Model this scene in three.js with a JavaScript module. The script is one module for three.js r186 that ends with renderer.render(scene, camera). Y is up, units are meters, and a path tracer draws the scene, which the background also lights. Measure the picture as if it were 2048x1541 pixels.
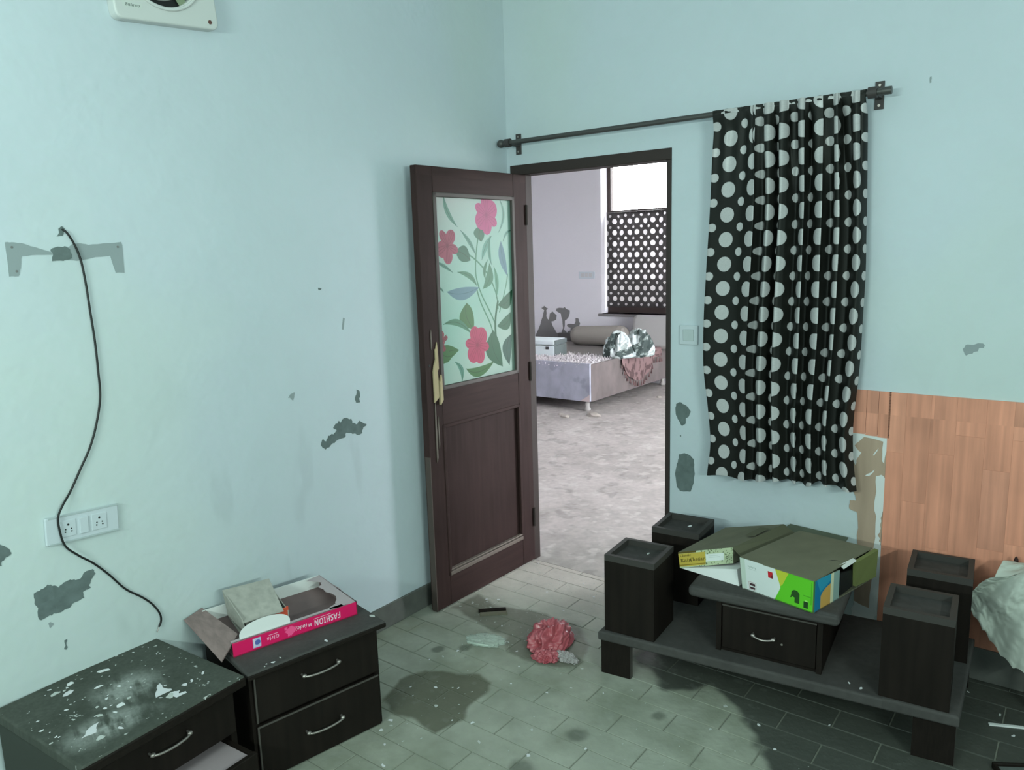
import * as THREE from 'three';
import { RoundedBoxGeometry } from 'three/addons/geometries/RoundedBoxGeometry.js';
import { mergeGeometries, toCreasedNormals, mergeVertices } from 'three/addons/utils/BufferGeometryUtils.js';
import { RectAreaLightUniformsLib } from 'three/addons/lights/RectAreaLightUniformsLib.js';

// ---------- camera, sky, lamps, exposure ----------
const scene = new THREE.Scene();
const camera = new THREE.PerspectiveCamera(53.51, 2048 / 1541, 0.05, 60);
camera.position.set(2.4655, 1.6712, 3.2015);
camera.rotation.set(-0.173114, 0.658671, -0.030047, 'YXZ');
scene.add(camera);
const SKY = 22.0;
scene.background = new THREE.Color(0.93, 0.97, 1.0);
scene.backgroundIntensity = SKY;
const renderer = new THREE.WebGLRenderer({ antialias: true });
renderer.toneMapping = THREE.LinearToneMapping;
renderer.toneMappingExposure = 1.0;
renderer.shadowMap.enabled = true;
RectAreaLightUniformsLib.init();
const LAMP = new THREE.Color(0.775, 1.0, 0.9);
const LAMP_NITS = 254;

// ---------- helpers ----------
function rng(seed) { let a = seed >>> 0; return () => { a = (a + 0x6D2B79F5) | 0; let t = Math.imul(a ^ (a >>> 15), 1 | a); t = (t + Math.imul(t ^ (t >>> 7), 61 | t)) ^ t; return ((t ^ (t >>> 14)) >>> 0) / 4294967296; }; }
function hash(x, y, s) { let h = Math.imul(x, 374761393) + Math.imul(y, 668265263) + Math.imul(s, 1442695041); h = Math.imul(h ^ (h >>> 13), 1274126177); return ((h ^ (h >>> 16)) >>> 0) / 4294967296; }
function vnoise(x, y, s) {
  const xi = Math.floor(x), yi = Math.floor(y); let fx = x - xi, fy = y - yi;
  fx = fx * fx * (3 - 2 * fx); fy = fy * fy * (3 - 2 * fy);
  const a = hash(xi, yi, s), b = hash(xi + 1, yi, s), c = hash(xi, yi + 1, s), d = hash(xi + 1, yi + 1, s);
  return a + (b - a) * fx + (c - a) * fy + (a - b - c + d) * fx * fy;
}
function fbm(x, y, s, o = 4) { let v = 0, a = 0.5, n = 0; for (let i = 0; i < o; i++) { v += a * vnoise(x, y, s + i); n += a; a *= 0.5; x *= 2.03; y *= 2.03; } return v / n; }
const clamp = (x, a = 0, b = 1) => Math.min(b, Math.max(a, x));
const smooth = (a, b, x) => { const t = clamp((x - a) / (b - a)); return t * t * (3 - 2 * t); };
const lerp = (a, b, t) => a + (b - a) * t;
const mix3 = (a, b, t) => [lerp(a[0], b[0], t), lerp(a[1], b[1], t), lerp(a[2], b[2], t)];
function sdPoly(px, py, p) { // negative inside
  let d = 1e9, inside = false;
  for (let i = 0, j = p.length - 1; i < p.length; j = i++) {
    const ex = p[j][0] - p[i][0], ey = p[j][1] - p[i][1], wx = px - p[i][0], wy = py - p[i][1];
    const t = clamp((wx * ex + wy * ey) / (ex * ex + ey * ey)); const bx = wx - ex * t, by = wy - ey * t;
    d = Math.min(d, bx * bx + by * by);
    if ((p[i][1] > py) !== (p[j][1] > py) && px < (p[j][0] - p[i][0]) * (py - p[i][1]) / (p[j][1] - p[i][1]) + p[i][0]) inside = !inside;
  }
  return (inside ? -1 : 1) * Math.sqrt(d);
}
// colour texture from fn(u, v) -> linear rgb; row 0 is v = 0
function dataTex(w, h, fn, srgb = true) {
  const a = new Uint8Array(w * h * 4);
  for (let y = 0; y < h; y++) for (let x = 0; x < w; x++) {
    const c = fn((x + 0.5) / w, (y + 0.5) / h), k = (y * w + x) * 4;
    for (let i = 0; i < 3; i++) { const l = clamp(c[i]); a[k + i] = 255 * (srgb ? (l <= 0.0031308 ? 12.92 * l : 1.055 * Math.pow(l, 1 / 2.4) - 0.055) : l) + 0.5; }
    a[k + 3] = 255;
  }
  const t = new THREE.DataTexture(a, w, h, THREE.RGBAFormat);
  t.colorSpace = srgb ? THREE.SRGBColorSpace : THREE.NoColorSpace;
  t.magFilter = THREE.LinearFilter; t.minFilter = THREE.LinearFilter; t.wrapS = t.wrapT = THREE.RepeatWrapping; t.needsUpdate = true;
  return t;
}
function canvasTex(w, h, draw) {
  const c = document.createElement('canvas'); c.width = w; c.height = h;
  draw(c.getContext('2d'), w, h);
  const t = new THREE.CanvasTexture(c); t.colorSpace = THREE.SRGBColorSpace; t.wrapS = t.wrapT = THREE.RepeatWrapping;
  return t;
}
const lin = (r, g, b) => new THREE.Color().setRGB(r, g, b);
const std = (o) => new THREE.MeshStandardMaterial({ roughness: 0.8, side: THREE.DoubleSide, ...o });
const used = new Map();
function numbered(name) { const n = used.get(name) || 0; used.set(name, n + 1); return n ? `${name}_${String(n).padStart(3, '0')}` : name; }
function mesh(name, geo, mat, parent) {
  const m = new THREE.Mesh(geo, mat); m.name = parent ? name : numbered(name); m.castShadow = m.receiveShadow = true;
  if (parent) { const n = parent.children.filter((c) => c.userData.base === name).length; m.userData.base = name; if (n) m.name = `${name}_${String(n).padStart(3, '0')}`; parent.add(m); } else scene.add(m);
  return m;
}
function thing(name, label, category, pos = [0, 0, 0], turn = 0, group) {
  const g = new THREE.Group(); g.name = numbered(name); g.position.set(...pos); g.rotation.y = turn; scene.add(g);
  g.userData.label = label; g.userData.category = category; if (group) g.userData.group = group;
  return g;
}
function tag(o, label, category, group) { o.userData.label = label; o.userData.category = category; if (group) o.userData.group = group; return o; }
function structure(name) { const g = new THREE.Group(); g.name = numbered(name); g.userData.kind = 'structure'; scene.add(g); return g; }
const tr = (g, x, y, z) => g.translate(x, y, z);
// box between two corners, uv in metres (planar per face)
function box(x0, x1, y0, y1, z0, z1, r = 0) {
  const w = x1 - x0, h = y1 - y0, d = z1 - z0;
  let g;
  if (r > 0) g = new RoundedBoxGeometry(w, h, d, 2, Math.min(r, w / 2.01, h / 2.01, d / 2.01));
  else g = new THREE.BoxGeometry(w, h, d);
  g.translate((x0 + x1) / 2, (y0 + y1) / 2, (z0 + z1) / 2);
  return metreUV(g);
}
function metreUV(g, ox = 0, oy = 0) {
  const gi = g.index ? g.toNonIndexed() : g; const p = gi.attributes.position, n = gi.attributes.normal, uv = new Float32Array(p.count * 2);
  for (let i = 0; i < p.count; i++) {
    const ax = Math.abs(n.getX(i)), ay = Math.abs(n.getY(i)), az = Math.abs(n.getZ(i));
    const x = p.getX(i), y = p.getY(i), z = p.getZ(i);
    const q = ax > ay && ax > az ? [z, y] : ay > az ? [x, z] : [x, y];
    uv[2 * i] = q[0] + ox; uv[2 * i + 1] = q[1] + oy;
  }
  gi.setAttribute('uv', new THREE.BufferAttribute(uv, 2));
  return gi;
}
// closed solid from 8 corners: bottom 0-3 (front-left, front-right, back-right, back-left), top 4-7; each face a group 0 front 1 right 2 back 3 left 4 top 5 bottom, uv 0..1 seen from outside
function hexa(c) {
  const F = [[0, 1, 5, 4], [1, 2, 6, 5], [2, 3, 7, 6], [3, 0, 4, 7], [4, 5, 6, 7], [3, 2, 1, 0]];
  const pos = [], uv = []; const g = new THREE.BufferGeometry();
  F.forEach((f, k) => { for (const [i, u, v] of [[0, 0, 0], [1, 1, 0], [2, 1, 1], [0, 0, 0], [2, 1, 1], [3, 0, 1]]) { pos.push(...c[f[i]]); uv.push(u, v); } g.addGroup(k * 6, 6, k); });
  g.setAttribute('position', new THREE.Float32BufferAttribute(pos, 3)); g.setAttribute('uv', new THREE.Float32BufferAttribute(uv, 2)); g.computeVertexNormals();
  return g;
}
// plate of thickness t from 4 corners (counter-clockwise seen from the outside)
function plate(a, b, c, d, t) {
  const A = new THREE.Vector3(...a), n = new THREE.Vector3(...b).sub(A).cross(new THREE.Vector3(...d).sub(A)).normalize().multiplyScalar(-t);
  const o = [a, b, c, d].map((p) => [p[0] + n.x, p[1] + n.y, p[2] + n.z]);
  // hexa whose top face is a b c d
  return hexa([o[0], o[1], o[2], o[3], a, b, c, d]);
}
function tube(pts, r, seg = 60, rad = 8, closed = false) { return new THREE.TubeGeometry(new THREE.CatmullRomCurve3(pts.map((p) => new THREE.Vector3(...p)), closed), seg, r, rad, closed); }
// thin flake with an outline, lying in the x-y plane and t thick in z
function flake(poly, t, bevel = 0) {
  const s = new THREE.Shape(poly.map((p) => new THREE.Vector2(p[0], p[1])));
  return new THREE.ExtrudeGeometry(s, { depth: t, bevelEnabled: bevel > 0, bevelThickness: bevel, bevelSize: bevel, bevelSegments: 1 });
}
// rough outline: each edge split with jitter
function rough(poly, amp, seed, n = 3) {
  const R = rng(seed), out = [];
  for (let i = 0; i < poly.length; i++) { const a = poly[i], b = poly[(i + 1) % poly.length]; for (let k = 0; k < n; k++) { const t = k / n; out.push([lerp(a[0], b[0], t) + (k ? (R() - 0.5) * amp : 0), lerp(a[1], b[1], t) + (k ? (R() - 0.5) * amp : 0)]); } }
  return out;
}

// ---------- materials ----------
const wallTex = dataTex(1024, 1024, (u, v) => {
  const x = u * 3.4, y = v * 3.4;
  const n = fbm(x * 1.3, y * 1.3, 11, 4), f = fbm(x * 26, y * 26, 31, 3), m = fbm(x * 6, y * 5, 51, 4);
  let k = 0.93 + 0.08 * n + 0.035 * (m - 0.5) + 0.02 * (f - 0.5) - .1 * smooth(.66, .82, fbm(x * 8 + 3, y * 2.4, 61, 4)) * smooth(1.6, .3, y);
  const yellow = smooth(0.52, 0.72, fbm(x * 0.9 + 7, y * 0.8, 71, 4)) * 0.05;
  return [0.60 * k, 0.665 * k * (1 + yellow * 0.3), 0.722 * k * (1 - yellow * 1.2)];
});
wallTex.repeat.set(1 / 3.4, 1 / 3.4);
const wallBump = dataTex(1024, 1024, (u, v) => { const x = u * 5.2, y = v * 5.2; const k = fbm(x * 5, y * 5, 3, 5) * 0.8 + fbm(x * 50, y * 50, 4, 2) * 0.2; return [k, k, k]; }, false);
wallBump.repeat.set(1 / 5.2, 1 / 5.2); wallBump.offset.set(.04, 0);
const M = {};
M.wall = std({ map: wallTex, roughness: 0.75, bumpMap: wallBump, bumpScale: 0.004 });
M.farWall = std({ color: lin(0.76, 0.74, 0.79), roughness: 0.85, bumpMap: wallBump, bumpScale: 0.004 });
M.ceiling = std({ color: lin(0.75, 0.77, 0.78), roughness: 0.9 });
const puttyTex = dataTex(256, 256, (u, v) => { const k = 0.75 + 0.5 * fbm(u * 14, v * 14, 5, 5); return [0.135 * k, 0.17 * k, 0.17 * k]; });
puttyTex.repeat.set(3, 3);
M.putty = std({ map: puttyTex, roughness: 0.95 });
M.puttyLight = std({ color: lin(0.3, 0.345, 0.36), roughness: 0.95 });
M.puttyDark = std({ color: lin(0.19, 0.185, 0.185), roughness: 0.95 });
function woodTex(base, amp, seed, sx, sy) { return dataTex(512, 512, (u, v) => { const g = fbm(u * sx, v * sy, seed, 5), d = fbm(u * 5, v * 5, seed + 9, 4); const k = 1 + amp * (g - 0.5) * 2 + 0.35 * (d - 0.5); return [base[0] * k, base[1] * k, base[2] * k]; }); }
const darkTex = woodTex([0.0125, 0.0088, 0.0072], 0.35, 21, 60, 4);
const phys = (o) => new THREE.MeshPhysicalMaterial({ roughness: 0.8, side: THREE.DoubleSide, ...o });
M.dark = phys({ map: darkTex, roughness: 0.6, specularIntensity: .3 });
M.darkEdge = phys({ color: lin(0.075, 0.066, 0.06), roughness: 0.6, specularIntensity: .5 });
const dustTex = dataTex(512, 512, (u, v) => { const d = fbm(u * 5, v * 5, 41, 5), f = fbm(u * 60, v * 60, 43, 3); const k = 0.75 + 0.5 * d + 0.3 * (f - 0.5); return [0.062 * k, 0.058 * k, 0.056 * k]; });
M.dusty = phys({ specularIntensity: .5, map: dustTex, roughness: 0.85 });
const doorTex = woodTex([0.043, 0.0235, 0.0225], 0.22, 61, 5, 70);
M.door = phys({ map: doorTex, roughness: 0.55, specularIntensity: .22 });
const doorTexV = woodTex([0.040, 0.022, 0.021], 0.22, 62, 70, 5);
M.doorV = phys({ map: doorTexV, roughness: 0.55, specularIntensity: .22 });
M.doorEdge = std({ color: lin(0.15, 0.115, 0.1), roughness: 0.6 });
M.rim = phys({ color: lin(.05, .045, .042), roughness: .65, specularIntensity: .5 });
M.frame = phys({ color: lin(0.042, 0.03, 0.028), roughness: 0.55, specularIntensity: .5 });
M.splinter = std({ color: lin(0.46, 0.36, 0.22), roughness: 0.9 });
M.metal = std({ color: lin(0.42, 0.37, 0.35), roughness: 0.38, metalness: 0.85 });
M.rod = std({ color: lin(0.085, 0.082, 0.08), roughness: 0.45, metalness: 0.4 });
M.bracket = std({ color: lin(0.05, 0.042, 0.042), roughness: 0.6 });
M.plastic = std({ color: lin(0.62, 0.63, 0.62), roughness: 0.45 });
M.black = std({ color: lin(0.008, 0.009, 0.009), roughness: 0.55 });
M.paintChip = std({ color: lin(0.66, 0.65, 0.68), roughness: 0.9 });
M.stone = std({ map: dataTex(256, 256, (u, v) => { const k = 0.7 + 0.6 * fbm(u * 10, v * 10, 91, 5); return [0.125 * k, 0.125 * k, 0.115 * k]; }), roughness: 0.7 });
M.stone.map.repeat.set(1.5, 1.5);
M.paleWood = std({ color: lin(0.36, 0.29, 0.31), roughness: 0.8 });
M.white = std({ color: lin(0.74, 0.74, 0.74), roughness: 0.85 });
M.board = std({ map: dataTex(256, 256, (u, v) => { const k = 0.85 + 0.3 * fbm(u * 6, v * 6, 95, 4); return [0.155 * k, 0.15 * k, 0.1 * k]; }), roughness: 0.9 });
M.boardDark = std({ color: lin(0.1, 0.1, 0.06), roughness: 0.9 });

// ---------- room shell ----------
const H = 3.1, FARZ = -5.3;
const DX0 = 0.118, DX1 = 0.915, DH = 2.10;           // door frame outer
{ // left wall (with the duct opening hidden behind the exhaust fan left closed)
  const w = structure('wall_left'); mesh('plaster', box(-0.2, 0, 0, H, -0.1, 4.9), M.wall, w);
  const P = [
    [[[1.295, .920], [1.284, .942], [1.267, .929], [1.255, .951], [1.226, .950], [1.210, .964], [1.227, .977], [1.213, .992], [1.194, 1.0], [1.186, .991], [1.166, 1.007], [1.129, .997], [1.126, .979], [1.106, .968], [1.085, .980], [1.047, .958], [1.068, .945], [1.073, .925], [1.097, .920], [1.118, .931], [1.137, .939], [1.162, .944], [1.170, .925], [1.220, .919], [1.245, .909], [1.273, .896]], 'putty', .008],
    [[[1.090, 1.116], [1.073, 1.106], [1.073, 1.083], [1.079, 1.074], [1.074, 1.058], [1.098, 1.062], [1.101, 1.080], [1.093, 1.094]], 'putty', .005],
    [[[1.433, 1.139], [1.421, 1.151], [1.401, 1.155], [1.405, 1.139], [1.412, 1.124], [1.422, 1.135]], 'puttyLight', .006],
    [[[1.136, 1.423], [1.128, 1.420], [1.138, 1.375], [1.146, 1.378]], 'puttyLight', .003],
    [[[1.252, 1.552], [1.235, 1.549], [1.241, 1.542], [1.252, 1.545]], 'putty', .002],
    [[[2.386, .704], [2.375, .707], [2.361, .709], [2.346, .718], [2.335, .709], [2.318, .697], [2.305, .704], [2.289, .709], [2.271, .706], [2.253, .702], [2.242, .716], [2.213, .719], [2.207, .702], [2.221, .689], [2.231, .672], [2.226, .662], [2.251, .657], [2.249, .637], [2.278, .633], [2.295, .621], [2.334, .619], [2.351, .621], [2.374, .615], [2.382, .619], [2.380, .654], [2.388, .672]], 'putty', .005],
    [[[2.360, .595], [2.352, .598], [2.344, .588], [2.351, .583], [2.356, .579]], 'puttyLight', .003],
    [[[2.322, .524], [2.314, .525], [2.318, .509], [2.315, .500], [2.320, .492], [2.326, .497], [2.321, .505]], 'putty', .002],
    [[[2.475, .886], [2.452, .881], [2.441, .872], [2.430, .856], [2.427, .847], [2.431, .840], [2.442, .840], [2.449, .832], [2.455, .829], [2.456, .818], [2.480, .821]], 'putty', .004],
    [[[2.331, 1.739], [2.313, 1.739], [2.292, 1.737], [2.254, 1.724], [2.212, 1.709], [2.18, 1.709], [2.152, 1.732], [2.129, 1.734], [2.106, 1.729], [2.062, 1.733], [2.005, 1.737], [2.003, 1.728], [2.006, 1.641], [2.033, 1.642], [2.044, 1.695], [2.089, 1.692], [2.144, 1.682], [2.183, 1.686], [2.209, 1.701], [2.253, 1.702], [2.293, 1.699], [2.298, 1.674], [2.305, 1.647], [2.308, 1.643], [2.332, 1.643]], 'puttyLight', .002],
    [[[2.214, 1.716], [2.194, 1.725], [2.174, 1.726], [2.160, 1.716], [2.158, 1.69], [2.183, 1.683], [2.214, 1.683], [2.209, 1.701]], 'putty', .005, .0022],
    [[[2.185, 1.777], [2.175, 1.784], [2.167, 1.777], [2.176, 1.756], [2.193, 1.755], [2.185, 1.764]], 'putty', .003],
  ];
  P.forEach(([poly, m, a, t = .0012], i) => {
    const g = flake(rough(poly.map(([z, y]) => [-z, y]), a, 100 + i, 3), t); g.rotateY(Math.PI / 2); // local x=-z -> world z
    const q = mesh('bare_patch', metreUV(g), M[m], w); q.userData.label = 'grey putty showing where the paint has flaked off';
  });
  for (const [z, y] of [[2.315, 1.725], [2.311, 1.657], [2.018, 1.722]]) mesh('screw_hole', new THREE.CylinderGeometry(.0035, .0035, .001, 10).rotateZ(Math.PI / 2).translate(.0017, y, z), M.puttyDark, w);
}
{ // back wall: pieces round the door opening, pale on the far side
  const w = structure('wall_back');
  mesh('plaster', mergeGeometries([box(-0.2, 0.02, 0, H, -.1, 0), box(0.02, DX1, DH, H, -.1, 0), box(DX1, 4.4, 0, H, -.1, 0)]), M.wall, w);
  const f = mesh('far_side_plaster', mergeGeometries([box(-4.2, -.04, 0, H, -.2, -.1), box(-.04, DX1, DH, H, -.2, -.1), box(DX1, 2.6, 0, H, -.2, -.1)]), M.farWall, w); f.userData.label = 'pale lavender paint on the far room side';
  const P = [
    [[[.944, .954], [.964, .964], [.985, .955], [1.004, .944], [1.017, .923], [1.007, .900], [.993, .892], [.990, .862], [.972, .854], [.957, .878], [.945, .899], [.941, .928]], 'putty', .004],
    [[[.960, .715], [.989, .725], [1.012, .719], [1.034, .703], [1.037, .678], [1.040, .633], [1.035, .588], [1.020, .544], [.967, .539], [.951, .559], [.941, .618], [.949, .657], [.956, .688]], 'putty', .004],
    [[[2.078, 1.271], [2.091, 1.288], [2.139, 1.294], [2.143, 1.278], [2.113, 1.262], [2.090, 1.247]], 'puttyLight', .01],
    [[[.964, .806], [.969, .81], [.971, .803], [.966, .8]], 'putty', .002],
    [[[1.915, 2.24], [1.92, 2.242], [1.921, 2.222], [1.916, 2.22]], 'puttyLight', .002],
  ];
  P.forEach(([poly, m, a], i) => { const q = mesh('bare_patch', metreUV(flake(rough(poly, a, 140 + i, 3), .0012)), M[m], w); q.userData.label = 'grey putty showing where the paint has flaked off'; });
}
mesh('plaster', box(-.2, 4.4, 0, H, 4.8, 5.0), M.wall, structure('wall_front'));
mesh('plaster', box(4.2, 4.4, 0, H, 0, 4.8), M.wall, structure('wall_right'));
mesh('slab', box(-4.2, 4.4, H, H + .2, -5.7, 5.0), M.ceiling, structure('ceiling'));
{ // far room walls
  const a = structure('wall_far'), x0 = -2.62, x1 = -1.3, y0 = .85, y1 = 2.8, z0 = -5.6, z1 = FARZ;
  mesh('plaster', mergeGeometries([box(-4.2, x0, 0, H, z0, z1), box(x1, 2.6, 0, H, z0, z1), box(x0, x1, 0, y0, z0, z1), box(x0, x1, y1, H, z0, z1)]), M.farWall, a);
  const pk = [[-3.62, .62], [-3.57, .74], [-3.54, .82], [-3.52, .87], [-3.57, .90], [-3.52, .93], [-3.46, .90], [-3.49, .87], [-3.49, .79], [-3.45, .74], [-3.43, .83], [-3.39, .86], [-3.32, .81], [-3.33, .75], [-3.41, .72], [-3.35, .61], [-3.34, .58], [-3.25, .57], [-3.22, .64], [-3.23, .75], [-3.25, .83], [-3.33, .87], [-3.32, .90], [-3.24, .91], [-3.19, .92], [-3.11, .88], [-3.13, .79], [-3.19, .74], [-3.21, .62], [-3.16, .58], [-3.10, .61], [-3.10, .65], [-3.16, .67], [-3.14, .70], [-3.04, .70], [-3.02, .78], [-2.97, .77], [-2.95, .71], [-3.0, .63], [-3.04, .55], [-3.08, .49], [-3.22, .45], [-3.7, .45]];
  const q = mesh('bare_patch', flake(rough(pk, .02, 150, 2), .003).translate(0, 0, z1), M.puttyDark, a); q.userData.label = 'dark branching patch where damp paint has peeled off';
  mesh('plaster', box(-4.4, -4.2, 0, H, -5.6, -.1), M.farWall, structure('wall_far_left'));
  const r = structure('wall_far_right');   // has an open window that lights the far room
  mesh('plaster', mergeGeometries([box(2.6, 2.8, 0, .5, -5.6, -.1), box(2.6, 2.8, 2.5, H, -5.6, -.1), box(2.6, 2.8, .5, 2.5, -5.6, -3.9), box(2.6, 2.8, .5, 2.5, -1.5, -.1)]), M.farWall, r);
}
{ // window of the far room
  const f = structure('window_1'), z = -5.52;
  mesh('frame', mergeGeometries([box(-2.62, -2.57, .85, 2.8, z, z + .06), box(-1.35, -1.3, .85, 2.8, z, z + .06), box(-2.57, -1.35, .85, .99, z, z + .06), box(-2.57, -1.35, 2.75, 2.8, z, z + .06), box(-2.57, -1.35, 2.09, 2.14, z, z + .06)]), M.frame, f);
  mesh('sill', box(-2.66, -1.26, .82, .85, -5.6, -5.27, .006), std({ color: lin(.2, .19, .19), roughness: .8 }), f);
  const pm = new THREE.MeshPhysicalMaterial({ transmission: 1, roughness: 0, thickness: 0, ior: 1.5, color: 0xffffff });
  mesh('pane', box(-2.57, -1.35, 2.14, 2.75, z + .028, z + .032), pm, f);
  mesh('pane', box(-2.57, -1.35, .99, 2.09, z + .028, z + .032), pm, f);
}
// ---------- floors ----------
const stain2 = [[.42, 1.409], [.367, 1.278], [.398, 1.167], [.478, 1.134], [.549, 1.108], [.607, 1.068], [.683, 1.081], [.711, 1.146], [.709, 1.248], [.747, 1.335], [.719, 1.451], [.604, 1.434], [.522, 1.455]];
const trail = [[.118, .69], [.123, .5], [.307, .558], [.495, .493], [.696, .504], [.855, .611], [.89, .8], [.762, .885], [.6, .861], [.504, .772], [.324, .728]];
const wetAndDim = [[1.05, .6], [1.253, .735], [1.339, .70], [1.387, .625], [1.488, .668], [1.578, .755], [1.613, .801], [1.657, .871], [1.693, .878], [1.742, .97], [1.78, 1.3], [1.85, 3.0], [4.5, 3.0], [4.5, -.1], [1.0, -.1]];
const blobs = [[1.129, 1.175, .055], [1.313, .911, .035], [1.08, 1.42, .06], [.42, .95, .035], [.33, 1.02, .03], [.47, 1.0, .02]];
const FX0 = -.1, FS = 3.3;   // the map covers x and z from -0.1 to 3.2
const floorMap = dataTex(1536, 1536, (u, v) => {
  const x = FX0 + u * FS, z = FX0 + v * FS;
  const n = fbm(x * 2.2, z * 2.2, 201, 5), m = fbm(x * 9, z * 9, 211, 5), f = fbm(x * 55, z * 55, 221, 3), wob = (fbm(x * 12, z * 12, 231, 4) - .5) * .06;
  let c = mix3([.26, .275, .215], [.36, .37, .315], smooth(.3, .7, n * .7 + m * .3));
  c = mix3(c, [.60, .54, .50], smooth(.95, .05, z + (n - .5) * .4) * smooth(1.3, .85, x) * .95);  // paler towards the doorway: dust, with the incoming daylight put into the colour too
  let k = .82 + .36 * m * (0.6 + .4 * f);
  let s = smooth(.012, -.012, sdPoly(x, z, stain2) + wob * .5); c = mix3(c, [.10, .10, .066], s * .88);
  s = smooth(.015, -.015, sdPoly(x, z, trail) + wob * .8); c = mix3(c, [.13, .125, .095], s * .75);
  s = smooth(.02, -.02, sdPoly(x, z, wetAndDim) + wob * .9); c = mix3(c, [.052, .055, .048], s * (.86 + .14 * n));  // wet dirt, with the dimmer light at this end also put into the colour
  for (const b of blobs) { const d = Math.hypot(x - b[0], z - b[1]) + wob * .8; c = mix3(c, [.08, .09, .07], smooth(b[2], b[2] * .35, d) * .65); }
  const wear = smooth(.62, .74, fbm(x * 30, z * 30, 241, 4)) * .25; c = mix3(c, [.34, .34, .32], wear * (x > 1.6 ? .12 : .5));
  return [c[0] * k, c[1] * k, c[2] * k];
});
floorMap.repeat.set(1 / FS, 1 / FS); floorMap.offset.set(-FX0 / FS, -FX0 / FS);
const floorRough = dataTex(512, 512, (u, v) => {
  const x = FX0 + u * FS, z = FX0 + v * FS; let r = .72 + .25 * fbm(x * 8, z * 8, 261, 4);
  r = lerp(r, .42, smooth(.02, -.02, sdPoly(x, z, wetAndDim)) * .6); r = lerp(r, .4, smooth(.02, -.02, sdPoly(x, z, trail)) * .7); r = lerp(r, .5, smooth(.02, -.02, sdPoly(x, z, stain2)) * .6);
  return [r, r, r];
}, false);
floorRough.repeat.copy(floorMap.repeat); floorRough.offset.copy(floorMap.offset);
const tileBump = dataTex(256, 256, (u, v) => { const k = fbm(u * 30, v * 30, 271, 4); return [k, k, k]; }, false);
tileBump.repeat.set(2, 2);
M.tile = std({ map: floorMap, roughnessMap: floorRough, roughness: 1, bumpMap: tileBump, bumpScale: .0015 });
M.grout = std({ color: lin(.215, .22, .185), roughness: .95 });
{
  const fl = structure('floor');
  mesh('screed', box(-.2, 4.4, -.2, -.0035, -.2, 5.0), M.grout, fl);
  // brick shaped tiles, 315 x 118 mm, half bond, rows along x
  const L = .315, P = .118, J = .0032, rest = []; const R = rng(7);
  const onTile = (x0, x1, z0, z1) => {
    const dy = (R() - .5) * .0008, b = .0018, y1 = -.0002 + dy, y0 = -.006;
    const xs = [x0, x0 + b, x1 - b, x1], zs = [z0, z0 + b, z1 - b, z1];
    const T = [[xs[1], y1, zs[2]], [xs[2], y1, zs[2]], [xs[2], y1, zs[1]], [xs[1], y1, zs[1]]], B = [[xs[0], y0, zs[3]], [xs[3], y0, zs[3]], [xs[3], y0, zs[0]], [xs[0], y0, zs[0]]];
    const g = hexa([...B, ...T]); g.clearGroups(); const p = g.attributes.position, uv = g.attributes.uv; for (let i = 0; i < p.count; i++) uv.setXY(i, p.getX(i), p.getZ(i));
    return g;
  };
  for (let r = -1; r < 40; r++) {
    const z0 = .51 + (r - 4) * P, z1 = z0 + P - J; if (z1 < 0 || z0 > 4.8) continue;
    const off = ((r % 2) + 2) % 2 ? .11 : .265;
    for (let k = -2; k < 15; k++) {
      let x0 = off + k * L, x1 = x0 + L - J; x0 = Math.max(x0, .001); x1 = Math.min(x1, 4.199); if (x1 - x0 < .02) continue;
      const g = onTile(x0, x1, Math.max(z0, .001), Math.min(z1, 4.799));
      const seen = z0 < 2.1 && x1 > .05 && x0 < 2.75 - Math.max(0, (z0 - .6)) * .7 && x1 > -.2 + Math.max(0, (z0 - 1.5)) * .6;
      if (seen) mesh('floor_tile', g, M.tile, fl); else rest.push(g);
    }
  }
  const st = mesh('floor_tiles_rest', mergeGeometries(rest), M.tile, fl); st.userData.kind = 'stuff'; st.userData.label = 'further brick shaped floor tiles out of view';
}
const farFloorMap = dataTex(1024, 1024, (u, v) => {
  const x = -4.3 + u * 7, z = -5.7 + v * 5.8; const n = fbm(x * 1.6, z * 1.6, 301, 5), m = fbm(x * 8, z * 8, 311, 5), f = fbm(x * 40, z * 40, 321, 3);
  let c = mix3([.38, .345, .325], [.50, .455, .435], smooth(.3, .68, n * .6 + m * .4)); const k = .85 + .3 * f;
  const w = smooth(.63, .72, fbm(x * 13, z * 13, 331, 4)); c = mix3(c, [.62, .59, .56], w * .45);
  const d = smooth(.64, .76, fbm(x * 9 + 30, z * 9, 341, 5)); c = mix3(c, [.2, .18, .165], d * .4);
  return [c[0] * k, c[1] * k, c[2] * k];
});
{
  const fl = structure('floor'); const g = box(-4.2, 2.6, -.2, -.0005, -5.6, -.2); const uv = g.attributes.uv, p = g.attributes.position;
  for (let i = 0; i < p.count; i++) uv.setXY(i, (p.getX(i) + 4.3) / 7, (p.getZ(i) + 5.7) / 5.8);
  mesh('dusty_screed', g, std({ map: farFloorMap, roughness: .95, bumpMap: tileBump, bumpScale: .004 }), fl);
  // threshold strip in the doorway
  const g2 = box(-.04, DX1, -.2, -.0004, -.2, 0); const u2 = g2.attributes.uv, p2 = g2.attributes.position;
  for (let i = 0; i < p2.count; i++) u2.setXY(i, (p2.getX(i) + 4.3) / 7, (p2.getZ(i) + 5.7) / 5.8);
  mesh('threshold', g2, std({ map: farFloorMap, roughness: .95 }), fl);
}
{ // skirting
  const b = structure('baseboard_left'); mesh('stone_strip', box(0, .012, 0, .108, .012, 4.8, .003), M.stone, b);
  const c = structure('baseboard_back'); mesh('stone_strip', box(DX1, 4.2, 0, .13, 0, .012, .003), M.stone, c);
}
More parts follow.
